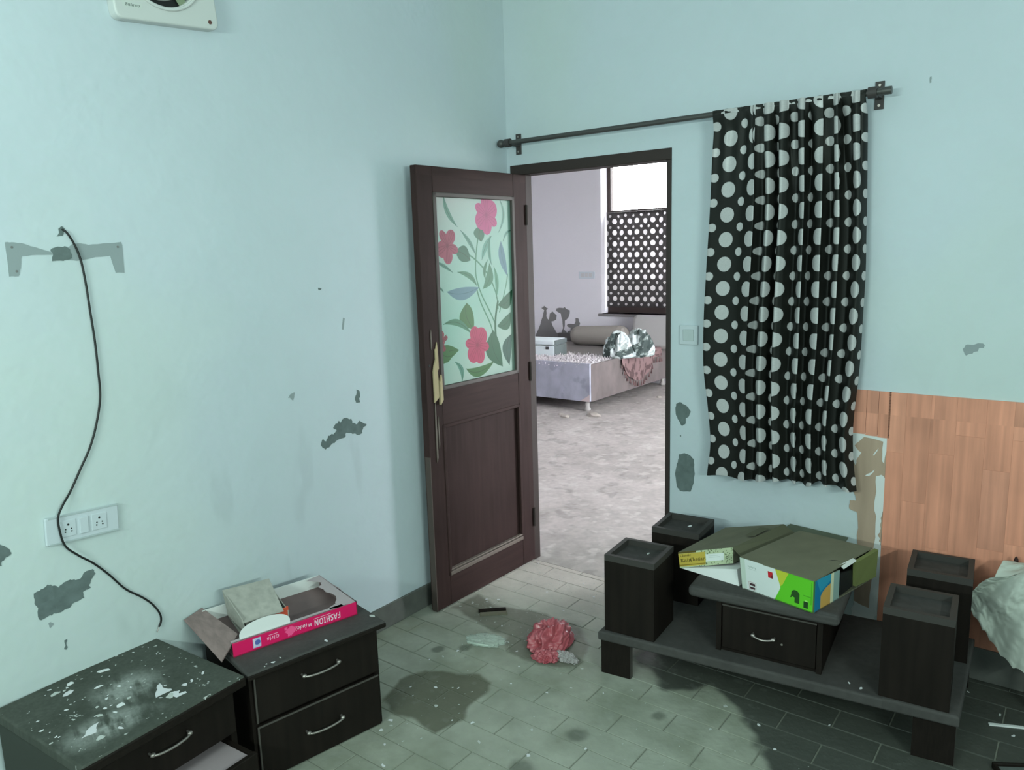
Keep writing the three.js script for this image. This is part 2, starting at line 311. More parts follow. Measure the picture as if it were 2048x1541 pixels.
// ground outside
{ const g = structure('ground'); mesh('earth', box(-40, 40, -.6, -.3, -40, 40), std({ color: lin(.3, .3, .27), roughness: 1 }), g); }

// ---------- door frame and door leaf ----------
{
  const t = structure('trim_1'); t.userData.label = 'dark brown wooden door frame in the back wall';
  const x0 = .02, x1 = DX1;
  mesh('jamb', box(x0, .114, 0, 2.05, -.05, .004, .004), M.frame, t);
  mesh('jamb', box(.892, x1, 0, 2.05, -.09, .008, .004), M.frame, t);
  mesh('lintel', box(x0, x1, 2.05, DH, -.09, .006, .004), M.frame, t);
  mesh('hinge', mergeGeometries([.25, 1.05, 1.85].map((y) => new THREE.CylinderGeometry(.007, .007, .1, 10).translate(.124, y, .012))), M.frame, t);
  const D = structure('door_1'); D.userData.label = 'open dark brown door leaf with a flower painted glass panel'; D.userData.category = undefined; delete D.userData.category;
  D.position.set(.118, .008, .006); D.rotation.y = Math.atan2(-.014, .77) * 1;  // leaf runs along +z, its face looks to +x
  const Wd = .77, Hd = 2.04, T = .036;
  const S0 = .105, S1 = .66;                                // inner edges of the hinge and lock stiles (z)
  mesh('stile', box(-T, 0, 0, Hd, 0, S0, .003), M.doorV, D);
  mesh('stile', box(-T, 0, 0, Hd, S1 + .012, Wd, .003), M.doorV, D);
  mesh('rail', box(-T, 0, 1.925, Hd, S0, S1 + .012, .003), M.door, D);
  mesh('rail', box(-T, 0, .875, 1.055, S0, S1 + .012, .003), M.door, D);
  mesh('rail', box(-T, 0, 0, .15, S0, S1 + .012, .003), M.door, D);
  mesh('panel', box(-T + .01, -.015, .14, .89, S0 - .01, S1 + .02, .002), M.doorV, D);
  // bead mouldings
  const bead = (z0, z1, y0, y1, w) => mergeGeometries([box(-.012, .004, y0, y0 + w, z0, z1, .004), box(-.012, .004, y1 - w, y1, z0, z1, .004), box(-.012, .004, y0, y1, z0, z0 + w, .004), box(-.012, .004, y0, y1, z1 - w, z1, .004)]);
  mesh('bead', bead(S0 - .005, S1 + .014, 1.045, 1.93, .02), M.doorEdge.clone(), D).material.color.setRGB(.075, .06, .056);
  mesh('bead', bead(S0 - .008, S1 + .018, .145, .885, .018), M.door, D);
  mesh('bead_ledge', mergeGeometries([box(-.014, .006, .146, .166, S0, S1 + .01, .003), box(-.014, .004, .17, .178, S0, S1 + .01, .002)]), M.doorEdge, D);
  // floral pane
  const pane = canvasTex(640, 1024, (c, w, h) => {
    // u to the right = away from the wall corner is left: drawn as the photo shows it, left edge at the lock stile
    const gr = c.createLinearGradient(0, 0, w, h); gr.addColorStop(0, '#d3d8d6'); gr.addColorStop(.3, '#b4dccf'); gr.addColorStop(.55, '#a9dccb'); gr.addColorStop(.8, '#c0dccf'); gr.addColorStop(1, '#b9d9cc');
    c.fillStyle = gr; c.fillRect(0, 0, w, h);
    const X = (x) => x / 100 * w, Y = (y) => y / 100 * h;
    c.lineCap = 'round';
    const stem = (pts, lw, col) => { c.strokeStyle = col; c.lineWidth = lw; c.beginPath(); c.moveTo(X(pts[0]), Y(pts[1])); c.bezierCurveTo(X(pts[2]), Y(pts[3]), X(pts[4]), Y(pts[5]), X(pts[6]), Y(pts[7])); c.stroke(); };
    const leaf = (x0, y0, cx, cy, x1, y1, wd, col, col2) => { // leaf from base to tip
      const dx = X(x1) - X(x0), dy = Y(y1) - Y(y0), l = Math.hypot(dx, dy), nx = -dy / l * wd * w / 100, ny = dx / l * wd * w / 100;
      c.fillStyle = col; c.beginPath(); c.moveTo(X(x0), Y(y0)); c.quadraticCurveTo(X(cx) + nx, Y(cy) + ny, X(x1), Y(y1)); c.quadraticCurveTo(X(cx) - nx, Y(cy) - ny, X(x0), Y(y0)); c.fill();
      c.strokeStyle = col2; c.lineWidth = 3; c.beginPath(); c.moveTo(X(x0), Y(y0)); c.quadraticCurveTo(X(cx), Y(cy), X(x1), Y(y1)); c.stroke();
    };
    const g1 = '#4d8f6d', g2 = '#2f6f4d', g3 = '#5a9a86', g4 = '#3f7d3f', bl = '#6a97a6', dk = '#3d6a5c';
    stem([54, 22, 50, 30, 48, 40, 50, 44], 9, g1); stem([50, 44, 55, 56, 68, 62, 74, 72], 9, g1); stem([36, 30, 48, 32, 60, 38, 68, 44], 9, g1); stem([68, 44, 76, 52, 78, 56, 78, 62], 9, g1);
    stem([50, 50, 55, 62, 66, 66, 70, 76], 9, g1); stem([93, 43, 90, 52, 84, 58, 80, 64], 8, g1); stem([78, 58, 74, 66, 72, 70, 74, 80], 16, g2);
    leaf(13, 0, 13, 9, 28, 16, 5, '#66a08c', dk); leaf(32, 18, 44, 24, 50, 31, 4, '#66a08c', dk); leaf(0, 34, 10, 36, 20, 40, 3, g3, dk); leaf(0, 47, 6, 48, 8, 50, 2, g3, dk);
    leaf(84, 0, 96, 9, 82, 19, 4, '#7fb7a6', dk); leaf(72, 21, 62, 26, 58, 34, 6, '#6fb19c', dk); leaf(70, 21, 66, 30, 71, 37, 4, '#5fa58e', dk); leaf(100, 18, 92, 18, 88, 24, 3, '#7fb7a6', dk);
    leaf(93, 44, 83, 32, 85, 24, 9, bl, '#4c7886'); leaf(53, 49, 30, 54, 12, 50, 11, bl, '#4c7886'); leaf(50, 48, 44, 41, 26, 40, 5, g1, g2); leaf(58, 50, 72, 46, 68, 36, 10, g1, g2); leaf(66, 34, 58, 40, 62, 45, 4, g1, g2);
    leaf(76, 56, 80, 46, 74, 38, 5, '#63a98a', g2); leaf(78, 60, 92, 62, 99, 52, 12, g2, '#1d5638'); leaf(76, 72, 92, 74, 96, 65, 12, g2, '#1d5638'); leaf(70, 74, 62, 84, 82, 96, 20, g2, '#1d5638');
    leaf(44, 72, 30, 64, 36, 57, 18, g4, '#28592c'); leaf(40, 74, 26, 64, 6, 67, 6, g1, g2); leaf(92, 96, 84, 84, 96, 78, 13, dk, '#27493d'); leaf(32, 93, 46, 100, 70, 92, 9, g4, '#28592c'); leaf(18, 88, 30, 92, 26, 100, 5, g3, g2); leaf(4, 88, 2, 80, 24, 82, 14, g4, '#28592c');
    const flower = (x, y, r, col, vein, n, sq = 1, rot = 0) => {
      for (let i = 0; i < n; i++) { const a = rot + i / n * 6.283; c.fillStyle = col; c.beginPath(); c.ellipse(X(x) + Math.cos(a) * r * .55, Y(y) + Math.sin(a) * r * .62 * sq, r * .55, r * (.34 + .12 * ((i * 7) % 3)), a, 0, 7); c.fill(); }
      c.fillStyle = col; c.beginPath(); c.arc(X(x), Y(y), r * .5, 0, 7); c.fill();
      c.strokeStyle = vein; c.lineWidth = 3; for (let i = 0; i < n; i++) { const a = rot + i / n * 6.283; for (const o of [-.2, 0, .2]) { c.beginPath(); c.moveTo(X(x), Y(y)); c.quadraticCurveTo(X(x) + Math.cos(a + o * 2) * r * .5, Y(y) + Math.sin(a + o * 2) * r * .5 * sq, X(x) + Math.cos(a + o) * r * .92, Y(y) + Math.sin(a + o) * r * .98 * sq); c.stroke(); } }
    };
    leaf(60, 15, 52, 20, 58, 24, 14, '#3f7d5f', '#28592c'); leaf(25, 29, 34, 29, 43, 34, 14, '#2f7558', '#1d5638');
    flower(66, 9.5, 92, '#d04f8c', '#a93a70', 6, 1.05, .5); flower(15, 26, 78, '#b04a62', '#8a3048', 5, 1.15, .3); flower(48, 81, 92, '#cc3f68', '#a32a52', 6, 1.1, .2); flower(4, 76, 40, '#a8565c', '#7c3640', 4, 1.6, 1.2);
    leaf(2, 82, 8, 86, 16, 84, 10, g4, '#28592c');
  });
  const pg = new THREE.BoxGeometry(.006, .86, .548).translate(-.017, 1.49, (S0 + S1) / 2 + .004);
  mesh('glass_pane', pg, new THREE.MeshPhysicalMaterial({ map: pane, color: lin(.58, .57, .56), roughness: .42, specularIntensity: .5 }), D).userData.label = 'frosted glass painted with pink flowers and green leaves';
  // broken lock place: torn wood
  const R = rng(77);
  const sp = (z, y0, y1, w, lean, d) => { const a = [[-w / 2, y0], [w / 2, y0 + .02], [w * .45, (y0 + y1) / 2], [w * .2, y1], [-w * .25, y1 - .03], [-w * .5, (y0 + y1) / 2 + .04]]; const g = flake(a, d, .001); g.rotateZ(lean); g.rotateY(Math.PI / 2); g.translate(.0015, 0, z); return g; };
  const s1 = mesh('splinter', sp(.712, 1.0, 1.2, .03, 0, .006), M.splinter, D); s1.userData.label = 'pale torn wood where the lock was broken out';
  mesh('splinter', sp(.700, 1.13, 1.27, .018, 0, .004), M.splinter, D); mesh('splinter', sp(.685, .985, 1.12, .016, .0, .012), M.splinter, D);
  mesh('splinter', sp(.69, 1.0, 1.09, .02, .02, .004), M.doorEdge, D); mesh('splinter', sp(.722, .72, 1.0, .008, 0, .002), M.doorEdge, D); mesh('splinter', sp(.706, .78, .93, .005, 0, .002), M.doorEdge, D); mesh('splinter', sp(.728, 1.24, 1.33, .006, 0, .002), M.doorEdge, D);
  mesh('handle_hole', new THREE.CylinderGeometry(.006, .006, .002, 12).rotateZ(Math.PI / 2).translate(.001, 1.17, .745), M.black, D);
  mesh('worn_edge', box(-.03, .0006, .0, .75, Wd - .005, Wd + .0006), std({ color: lin(.075, .053, .046), roughness: .7 }), D);
}
// ---------- wood-look laminate on the back wall ----------
{
  const g = thing('laminate_panel', 'wood look laminate sheet glued to the back wall with torn left edge', 'wall panel', [0, 0, .0006]);
  const tones = [[.74, .30, .20], [.70, .285, .19], [.77, .32, .215], [.72, .30, .205]].map((b, i) => std({ map: woodTex(b, .24, 400 + i, 60, 3), roughness: .6 }));
  const xs = [1.843, 1.905, 1.99, 2.075, 2.17, 2.255, 2.34, 2.425, 2.51, 2.6]; const R = rng(15);
  for (let i = 0; i < xs.length - 1; i++) {
    let y = .13; const cuts = [.13]; y = .13 + .25 + R() * .3; while (y < 1.0) { cuts.push(y); y += .3 + R() * .25; } cuts.push(1.09);
    for (let k = 0; k < cuts.length - 1; k++) mesh('plank', box(xs[i] + .0001, xs[i + 1] - .0001, cuts[k] + .0001, cuts[k + 1] - .0001, 0, .0045, .0003), tones[Math.floor(R() * 4)], g);
  }
  for (const [x0, x1, y0] of [[1.716, 1.762, .912], [1.763, 1.806, .908], [1.807, 1.851, .905]]) mesh('plank', box(x0, x1, y0, 1.09, 0, .0045, .0006), tones[Math.floor(R() * 4)], g);
  const back = std({ map: dataTex(256, 256, (u, v) => { const k = .8 + .4 * fbm(u * 25, v * 3, 431, 5); return [.46 * k, .33 * k, .25 * k]; }), roughness: .9 });
  const b = mesh('bare_backing', metreUV(flake(rough([[1.715, .908], [1.851, .904], [1.846, .72], [1.842, .58], [1.83, .13], [1.752, .13], [1.754, .454], [1.748, .579], [1.716, .593], [1.717, .628], [1.741, .633], [1.72, .7]], .006, 160, 4), .0025)), back, g); b.userData.label = 'grey brown backing where the laminate has come away';
  const t1 = mesh('torn_edge', metreUV(flake(rough([[1.810, .747], [1.832, .753], [1.850, .731], [1.863, .722], [1.844, .702], [1.851, .669], [1.850, .635], [1.840, .588], [1.838, .530], [1.829, .505], [1.841, .473], [1.848, .434], [1.842, .386], [1.844, .299], [1.843, .16], [1.812, .15], [1.817, .333], [1.822, .376], [1.818, .468], [1.818, .549], [1.812, .662]], .008, 161, 4), .004)), M.white, g); t1.userData.label = 'white torn paper edge';
  mesh('torn_edge', metreUV(flake(rough([[1.713, .911], [1.759, .918], [1.844, .908], [1.845, .881], [1.837, .802], [1.829, .812], [1.830, .890], [1.759, .900], [1.745, .884], [1.725, .859], [1.752, .834], [1.738, .810], [1.732, .780], [1.714, .818]], .005, 162, 3), .004)), M.white, g);
  mesh('torn_edge', flake(rough([[1.795, .83], [1.803, .845], [1.815, .862], [1.81, .848], [1.8, .83]], .003, 163, 2), .004), M.white, g);
  mesh('torn_edge', flake(rough([[1.77, .742], [1.79, .757], [1.805, .772], [1.8, .76], [1.784, .742]], .003, 164, 2), .004), M.white, g);
  mesh('torn_edge', flake(rough([[1.75, .2], [1.83, .17], [1.84, .131], [1.745, .131]], .012, 165, 4), .0035), M.white, g);
}
// ---------- fittings on the walls ----------
{ // exhaust fan
  const S = .336, f = thing('exhaust_fan', 'white square plastic exhaust fan with round opening high on left wall', 'exhaust fan', [0, 2.590, 1.802], 0);
  f.rotation.set(0, Math.PI / 2, 0); f.rotateZ(.085);  // local x -> -z, local z -> out of the wall
  const sh = new THREE.Shape(); const a = S / 2, r = .02; sh.moveTo(-a + r, -a); sh.lineTo(a - r, -a); sh.quadraticCurveTo(a, -a, a, -a + r); sh.lineTo(a, a - r); sh.quadraticCurveTo(a, a, a - r, a); sh.lineTo(-a + r, a); sh.quadraticCurveTo(-a, a, -a, a - r); sh.lineTo(-a, -a + r); sh.quadraticCurveTo(-a, -a, -a + r, -a);
  const hole = new THREE.Path(); hole.absarc(0, 0, .128, 0, 6.2832, true); sh.holes.push(hole);
  mesh('housing', new THREE.ExtrudeGeometry(sh, { depth: .03, bevelEnabled: true, bevelThickness: .006, bevelSize: .006, bevelSegments: 3, curveSegments: 48 }).translate(0, 0, .004), M.plastic, f);
  mesh('rim', new THREE.TorusGeometry(.131, .005, 10, 64).translate(0, 0, .042), M.plastic, f);
  mesh('duct', new THREE.CylinderGeometry(.127, .127, .03, 48, 1, true).rotateX(Math.PI / 2).translate(0, 0, .017), M.black, f);
  mesh('back_plate', new THREE.CylinderGeometry(.127, .127, .002, 48).rotateX(Math.PI / 2).translate(0, 0, .003), M.black, f);
  mesh('hub', new THREE.LatheGeometry([[0, .034], [.06, .032], [.094, .024], [.098, .01], [.098, .004]].map((p) => new THREE.Vector2(...p)), 48).rotateX(Math.PI / 2), M.plastic, f);
  for (let k = 0; k < 4; k++) { const b = plate([.09, -.012, .016], [.124, -.012, .012], [.124, .012, .02], [.09, .012, .022], .003); b.rotateZ(k * Math.PI / 2 + .6); mesh('strut', b, std({ color: lin(.2, .25, .16), roughness: .6 }), f); }
  const lt = canvasTex(256, 64, (c, w, h) => { c.fillStyle = '#cfd3cf'; c.fillRect(0, 0, w, h); c.fillStyle = '#4f5a55'; c.font = 'italic bold 50px serif'; c.textBaseline = 'middle'; c.textAlign = 'center'; c.fillText('Bulawo', w / 2, h / 2); });
  const lg = new THREE.PlaneGeometry(.062, .0155); lg.rotateZ(-.02); mesh('maker_lettering', lg.translate(-.117, -.132, .0405), std({ map: lt, roughness: .5 }), f);
  mesh('indicator', new THREE.CylinderGeometry(.0065, .0065, .002, 16).rotateX(Math.PI / 2).translate(.142, -.152, .041), std({ color: lin(.12, .05, .04), roughness: .4 }), f);
  mesh('cable', tube([[-.17, .0, .01], [-.186, -.04, .012], [-.19, -.09, .01], [-.182, -.12, .01]], .003, 20, 6), M.black, f);
}
{ // hanging cable
  const P = [[2.181, 1.777], [2.170, 1.771], [2.152, 1.741], [2.137, 1.692], [2.130, 1.624], [2.127, 1.533], [2.124, 1.440], [2.125, 1.346], [2.129, 1.260], [2.151, 1.176], [2.178, 1.109], [2.215, 1.046], [2.252, .984], [2.285, .950], [2.299, .922], [2.300, .878], [2.290, .826], [2.258, .786], [2.211, .739], [2.171, .688], [2.123, .618], [2.070, .566], [2.039, .526], [2.021, .484], [2.022, .461], [2.031, .446]];
  const pts = P.map(([z, y], i) => [i === 0 ? -.01 : .004 + (i > 12 && i < 18 ? .014 : 0) + Math.min(i, 3) * .001, y, z]);
  const c = thing('cable', 'thin black cable hanging in a curve out of a hole in left wall', 'cable');
  mesh('sheath', tube(pts, .0032, 220, 8), M.black, c);
  mesh('copper_end', tube([[.008, .446, 2.031], [.0085, .436, 2.037], [.009, .43, 2.04]], .0014, 6, 6), M.metal, c);
}
{ // socket plate on the left wall
  const s = thing('socket_plate', 'white plate with two sockets and a switch low on left wall', 'wall socket', [0, .874, 2.228]);
  s.rotation.set(0, Math.PI / 2, 0); s.rotateZ(-.055);
  mesh('plate', new RoundedBoxGeometry(.216, .086, .012, 3, .004).translate(0, 0, .006), M.wallPlate = std({ color: lin(.58, .63, .68), roughness: .5 }), s);
  mesh('cover_edge', mergeGeometries([box(-.1, .108, .038, .0435, .011, .0135, .001), box(-.1, .108, -.0435, -.038, .011, .0135, .001)]), std({ color: lin(.44, .5, .52), roughness: .5 }), s);
  for (const x of [-.045, .047]) {
    const so = mesh('socket', box(x - .023, x + .023, -.026, .026, .011, .0145, .002), M.wallPlate, s);
    for (const [dx, dy, r] of [[0, .012, .0032], [-.008, -.002, .0022], [-.009, -.01, .0024], [.0085, -.002, .0022], [.0095, -.01, .0024]]) mesh('pin_hole', new THREE.CylinderGeometry(r, r, .001, 10).rotateX(Math.PI / 2).translate(x + dx, dy, .0148), M.black, so);
  }
  const b = box(-.012, .014, -.026, .026, .011, .017, .002); mesh('rocker_switch', b, M.wallPlate, s);
}
{
  const s = thing('light_switch', 'small white light switch on back wall between the doorway and curtain', 'light switch', [1.006, 1.277, 0]);
  mesh('plate', new RoundedBoxGeometry(.088, .088, .01, 3, .003).translate(0, 0, .005), M.wallPlate, s);
  mesh('rocker', new RoundedBoxGeometry(.05, .052, .006, 2, .002).rotateX(.06).translate(0, 0, .0115), std({ color: lin(.5, .56, .58), roughness: .5 }), s);
}
// curtain rod and curtain
{
  const r = thing('curtain_rod', 'dark metal curtain rod on two brackets above the doorway', 'curtain rod', [0, 2.2, .085]);
  mesh('rod', new THREE.CylinderGeometry(.0115, .0115, 1.765, 20).rotateZ(Math.PI / 2).translate(.9135, 0, 0), M.rod, r);
  for (const x of [.078, 1.752]) {
    const b = mesh('bracket', mergeGeometries([new RoundedBoxGeometry(.032, .1, .006, 2, .002).translate(x, 0, -.082), new THREE.CylinderGeometry(.02, .02, .03, 20).rotateZ(Math.PI / 2).translate(x - .005, 0, 0), box(x - .012, x + .012, -.012, .012, -.08, -.012, .003)].map((g) => (g.index ? g.toNonIndexed() : g))), M.bracket, r);
    for (const y of [-.036, .036]) mesh('screw', new THREE.CylinderGeometry(.005, .005, .003, 10).rotateX(Math.PI / 2).translate(x, y, -.078), M.metal, b);
  }
  mesh('finial', new THREE.CylinderGeometry(.014, .014, .03, 18).rotateZ(Math.PI / 2).translate(1.795, 0, 0), M.rod, r);
  mesh('finial', new THREE.SphereGeometry(.02, 18, 12).translate(.03, 0, 0), M.rod, r);
}
function dotFabric(cw, ch, big, small, dark, light) {
  const W = 256, Hh = 224;
  const d = (u, v) => {
    let m = 0; const aa = .004;
    for (const [cx, cy, r] of [[0, 0, big], [1, 0, big], [0, 1, big], [1, 1, big], [.5, .5, small]]) { const q = Math.hypot((u - cx) * cw, (v - cy) * ch); m = Math.max(m, smooth(r + .001, r - .001, q)); }
    return m;
  };
  const map = dataTex(W, Hh, (u, v) => { const m = d(u, v), f = .92 + .16 * fbm(u * 40, v * 40, 501, 2); return mix3(dark, light, m).map((x) => x * f); });
  const rg = dataTex(W, Hh, (u, v) => { const m = d(u, v); const r = lerp(.55, .27, m); return [r, r, r]; }, false);
  for (const t of [map, rg]) t.repeat.set(1 / cw, 1 / ch);
  return { map, roughnessMap: rg, roughness: 1 };
}
{
  const mat = new THREE.MeshPhysicalMaterial({ ...dotFabric(.128, .1015, .0312, .0175, [.0085, .009, .0072], [.50, .49, .50]), side: THREE.DoubleSide, specularIntensity: .6 });
  const ys = [2.2, 2.05, 1.8, 1.55, 1.335, 1.139, .942, .80, .657], xl = [1.143, 1.134, 1.122, 1.108, 1.100, 1.103, 1.128, 1.140, 1.128], xr = [1.726, 1.731, 1.737, 1.740, 1.742, 1.738, 1.73, 1.738, 1.757];
  const at = (a, v) => { const f = v * (a.length - 1), i = Math.min(a.length - 2, Math.floor(f)), t = f - i; const p0 = a[Math.max(0, i - 1)], p1 = a[i], p2 = a[i + 1], p3 = a[Math.min(a.length - 1, i + 2)]; return .5 * (2 * p1 + (p2 - p0) * t + (2 * p0 - 5 * p1 + 4 * p2 - p3) * t * t + (3 * p1 - p0 - 3 * p2 + p3) * t * t * t); };
  const NU = 640, NV = 130;
  // the gathered cloth: where each column of dots hangs across the width, and how far each stretch stands off the wall
  const cp = [[1402, .062, 0], [1410, .066, .01], [1443, .07, .074], [1474, .078, .138], [1500, .108, .202], [1508, .113, .22], [1503, .083, .245], [1517, .052, .266], [1532, .1, .315], [1541, .11, .333], [1551, .046, .394], [1561, .11, .458], [1572, .1, .48], [1586, .058, .522], [1605, .113, .58], [1612, .116, .592], [1606, .08, .615], [1613, .05, .645], [1632, .102, .7], [1643, .112, .72], [1637, .078, .745], [1651, .045, .778], [1665, .102, .83], [1673, .108, .85], [1667, .076, .87], [1683, .045, .906], [1703, .098, .97], [1711, .092, 1.0], [1717, .05, 1.045]];
  const cx = cp.map((p) => (p[0] - 1402) / 315), cz = cp.map((p) => p[1]), cs = cp.map((p) => p[2]), NC = cp.length - 1;
  const cat = (a, f) => { const i = Math.min(a.length - 2, Math.floor(f)), t = f - i, p0 = a[Math.max(0, i - 1)], p1 = a[i], p2 = a[i + 1], p3 = a[Math.min(a.length - 1, i + 2)]; return .5 * (2 * p1 + (p2 - p0) * t + (2 * p0 - 5 * p1 + 4 * p2 - p3) * t * t + (3 * p1 - p0 - 3 * p2 + p3) * t * t * t); };
  const prof = (u, v) => {
    const f = u * NC, top = smooth(.3, 0, v), bot = smooth(.6, 1, v), R0 = smooth(.1, .25, u);
    let x = cat(cx, f) + .016 * R0 * (fbm(u * 7, v * 2.2, 541, 3) - .5) * 2 + .012 * R0 * Math.sin(v * 4 + u * 8) * v;
    const even = cat(cs, f) / 1.045; x = lerp(x, even, .35 * top * R0 + .3 * bot); x += top * R0 * .011 * Math.sin(cat(cs, f) * 98 + 2 * Math.sin(u * 13));
    let z = .072 + (cat(cz, f) - .072) * (1 - .35 * top) * (1 - .18 * bot) + .016 * (fbm(u * 6, v * 2.5 + 3, 551, 3) - .5);
    z += .013 * top * (.3 + .7 * R0) * Math.cos(cat(cs, f) * 98 + 2 * Math.sin(u * 13));
    return [x, z];
  };
  const yb = [.657, .668, .672, .670, .669, .676, .684, .694, .70, .684, .706, .70, .692, .688];
  const pos = [], uv = [], idx = [];
  for (let j = 0; j <= NV; j++) for (let i = 0; i <= NU; i++) {
    const u = i / NU, v = j / NV; const [x, z] = prof(u, v);
    const bot = at(yb, clamp(x)), y = lerp(2.212, bot, v);
    const f = clamp(2.2 - y, 0, 1.543); let k = 0; while (k < ys.length - 2 && 2.2 - ys[k + 1] < f) k++;
    const vv = (k + clamp((f - (2.2 - ys[k])) / (ys[k] - ys[k + 1]))) / (ys.length - 1);
    let zz = Math.max(z + .004, .012); zz = lerp(Math.max(.0995, zz), zz, smooth(.0, .06, v));
    pos.push(lerp(at(xl, vv), at(xr, vv), x), y, zz); uv.push(cat(cs, u * NC) - .074, (1.49 - y) * (1 + .0 * v));
  }
  for (let j = 0; j < NV; j++) for (let i = 0; i < NU; i++) { const a = j * (NU + 1) + i, b = a + 1, c = a + NU + 1, d = c + 1; idx.push(a, c, b, b, c, d); }
  const g = new THREE.BufferGeometry(); g.setAttribute('position', new THREE.Float32BufferAttribute(pos, 3)); g.setAttribute('uv', new THREE.Float32BufferAttribute(uv, 2)); g.setIndex(idx); g.computeVertexNormals();
  const cu = thing('curtain', 'black curtain with silver polka dots bunched at right end of the rod', 'curtain');
  mesh('cloth', g, mat, cu);
  // rod pocket wrapped over the rod
  const pp = []; for (let k = 0; k <= 10; k++) { const a = -.3 + k / 10 * 3.6; pp.push([Math.cos(a) * .0145, Math.sin(a) * .0145]); }
  const p2 = [], u2 = [], i2 = []; for (let i = 0; i <= 120; i++) for (let k = 0; k <= 10; k++) { const u = i / 120; p2.push(lerp(1.145, 1.726, u), 2.2 + pp[k][1] * (1 + .06 * Math.sin(u * 90)), .085 + pp[k][0] * (1 + .06 * Math.sin(u * 90))); u2.push(cat(cs, u * NC) - .074, -.725 - k * .005); }
  for (let i = 0; i < 120; i++) for (let k = 0; k < 10; k++) { const a = i * 11 + k; i2.push(a, a + 1, a + 11, a + 1, a + 12, a + 11); }
  const gp = new THREE.BufferGeometry(); gp.setAttribute('position', new THREE.Float32BufferAttribute(p2, 3)); gp.setAttribute('uv', new THREE.Float32BufferAttribute(u2, 2)); gp.setIndex(i2); gp.computeVertexNormals();
  mesh('rod_pocket', gp, mat, cu);
}
// ---------- dark bedside cabinets by the left wall ----------
function bowHandle(parent, L = .105) { // centred at origin, bow towards +z, along x
  const h = mesh('handle', tube([[-L / 2, 0, .004], [-L / 2, 0, .02], [-L / 2 + .012, -.003, .026], [0, -.006, .03], [L / 2 - .012, -.003, .026], [L / 2, 0, .02], [L / 2, 0, .004]], .0038, 40, 8), M.metal, parent);
  for (const s of [-1, 1]) mesh('knuckle', new THREE.SphereGeometry(.0075, 12, 10).scale(1.15, .9, 1).translate(s * (L / 2 - .002), 0, .02), M.metal, h);
  return h;
}
function slabTop(w, d, t, r = .008) { return new RoundedBoxGeometry(w, t, d, 3, Math.min(r, t / 2.05)); }
{ // the cabinet nearer the door: front along local x, facing local +z
  const W = .5, Dp = .40, A = thing('bedside_cabinet', 'dark bedside cabinet with two drawers nearest the door', 'cabinet', [.297, 0, 1.708], Math.PI / 2 - .19);
  // body
  mesh('carcass', mergeGeometries([box(-.235, -.215, 0, .38, -.2, .175), box(.215, .235, 0, .38, -.2, .175), box(-.215, .215, 0, .38, -.2, -.185), box(-.215, .215, .0, .02, -.185, .17), box(-.215, .215, .19, .2, -.185, .165)]), M.dark, A);
  const top = mesh('top', slabTop(W, .42, .022).translate(0, .391, .005), M.dusty, A);
  mesh('top_edge', new RoundedBoxGeometry(W + .002, .016, .012, 2, .004).translate(0, .387, .2125), M.dark, A);
  for (const [y0, y1] of [[.21, .372], [.004, .196]]) {
    const d = mesh('drawer', box(-.225, .225, y0, y1, .17, .19, .004), M.dark, A);
    mesh('bevel_edge', box(-.222, .222, y1 - .005, y1 + .001, .186, .1925, .002), M.darkEdge, d);
    mesh('bevel_edge', box(-.225, -.219, y0, y1, .186, .1925, .002), M.darkEdge, d);
    const h = bowHandle(d, .13); h.position.set(0, (y0 + y1) / 2 + (y0 > .1 ? .028 : .012), .19); if (true) h.rotation.z = 0;
  }
  // chip flecks and dust on top come later
}
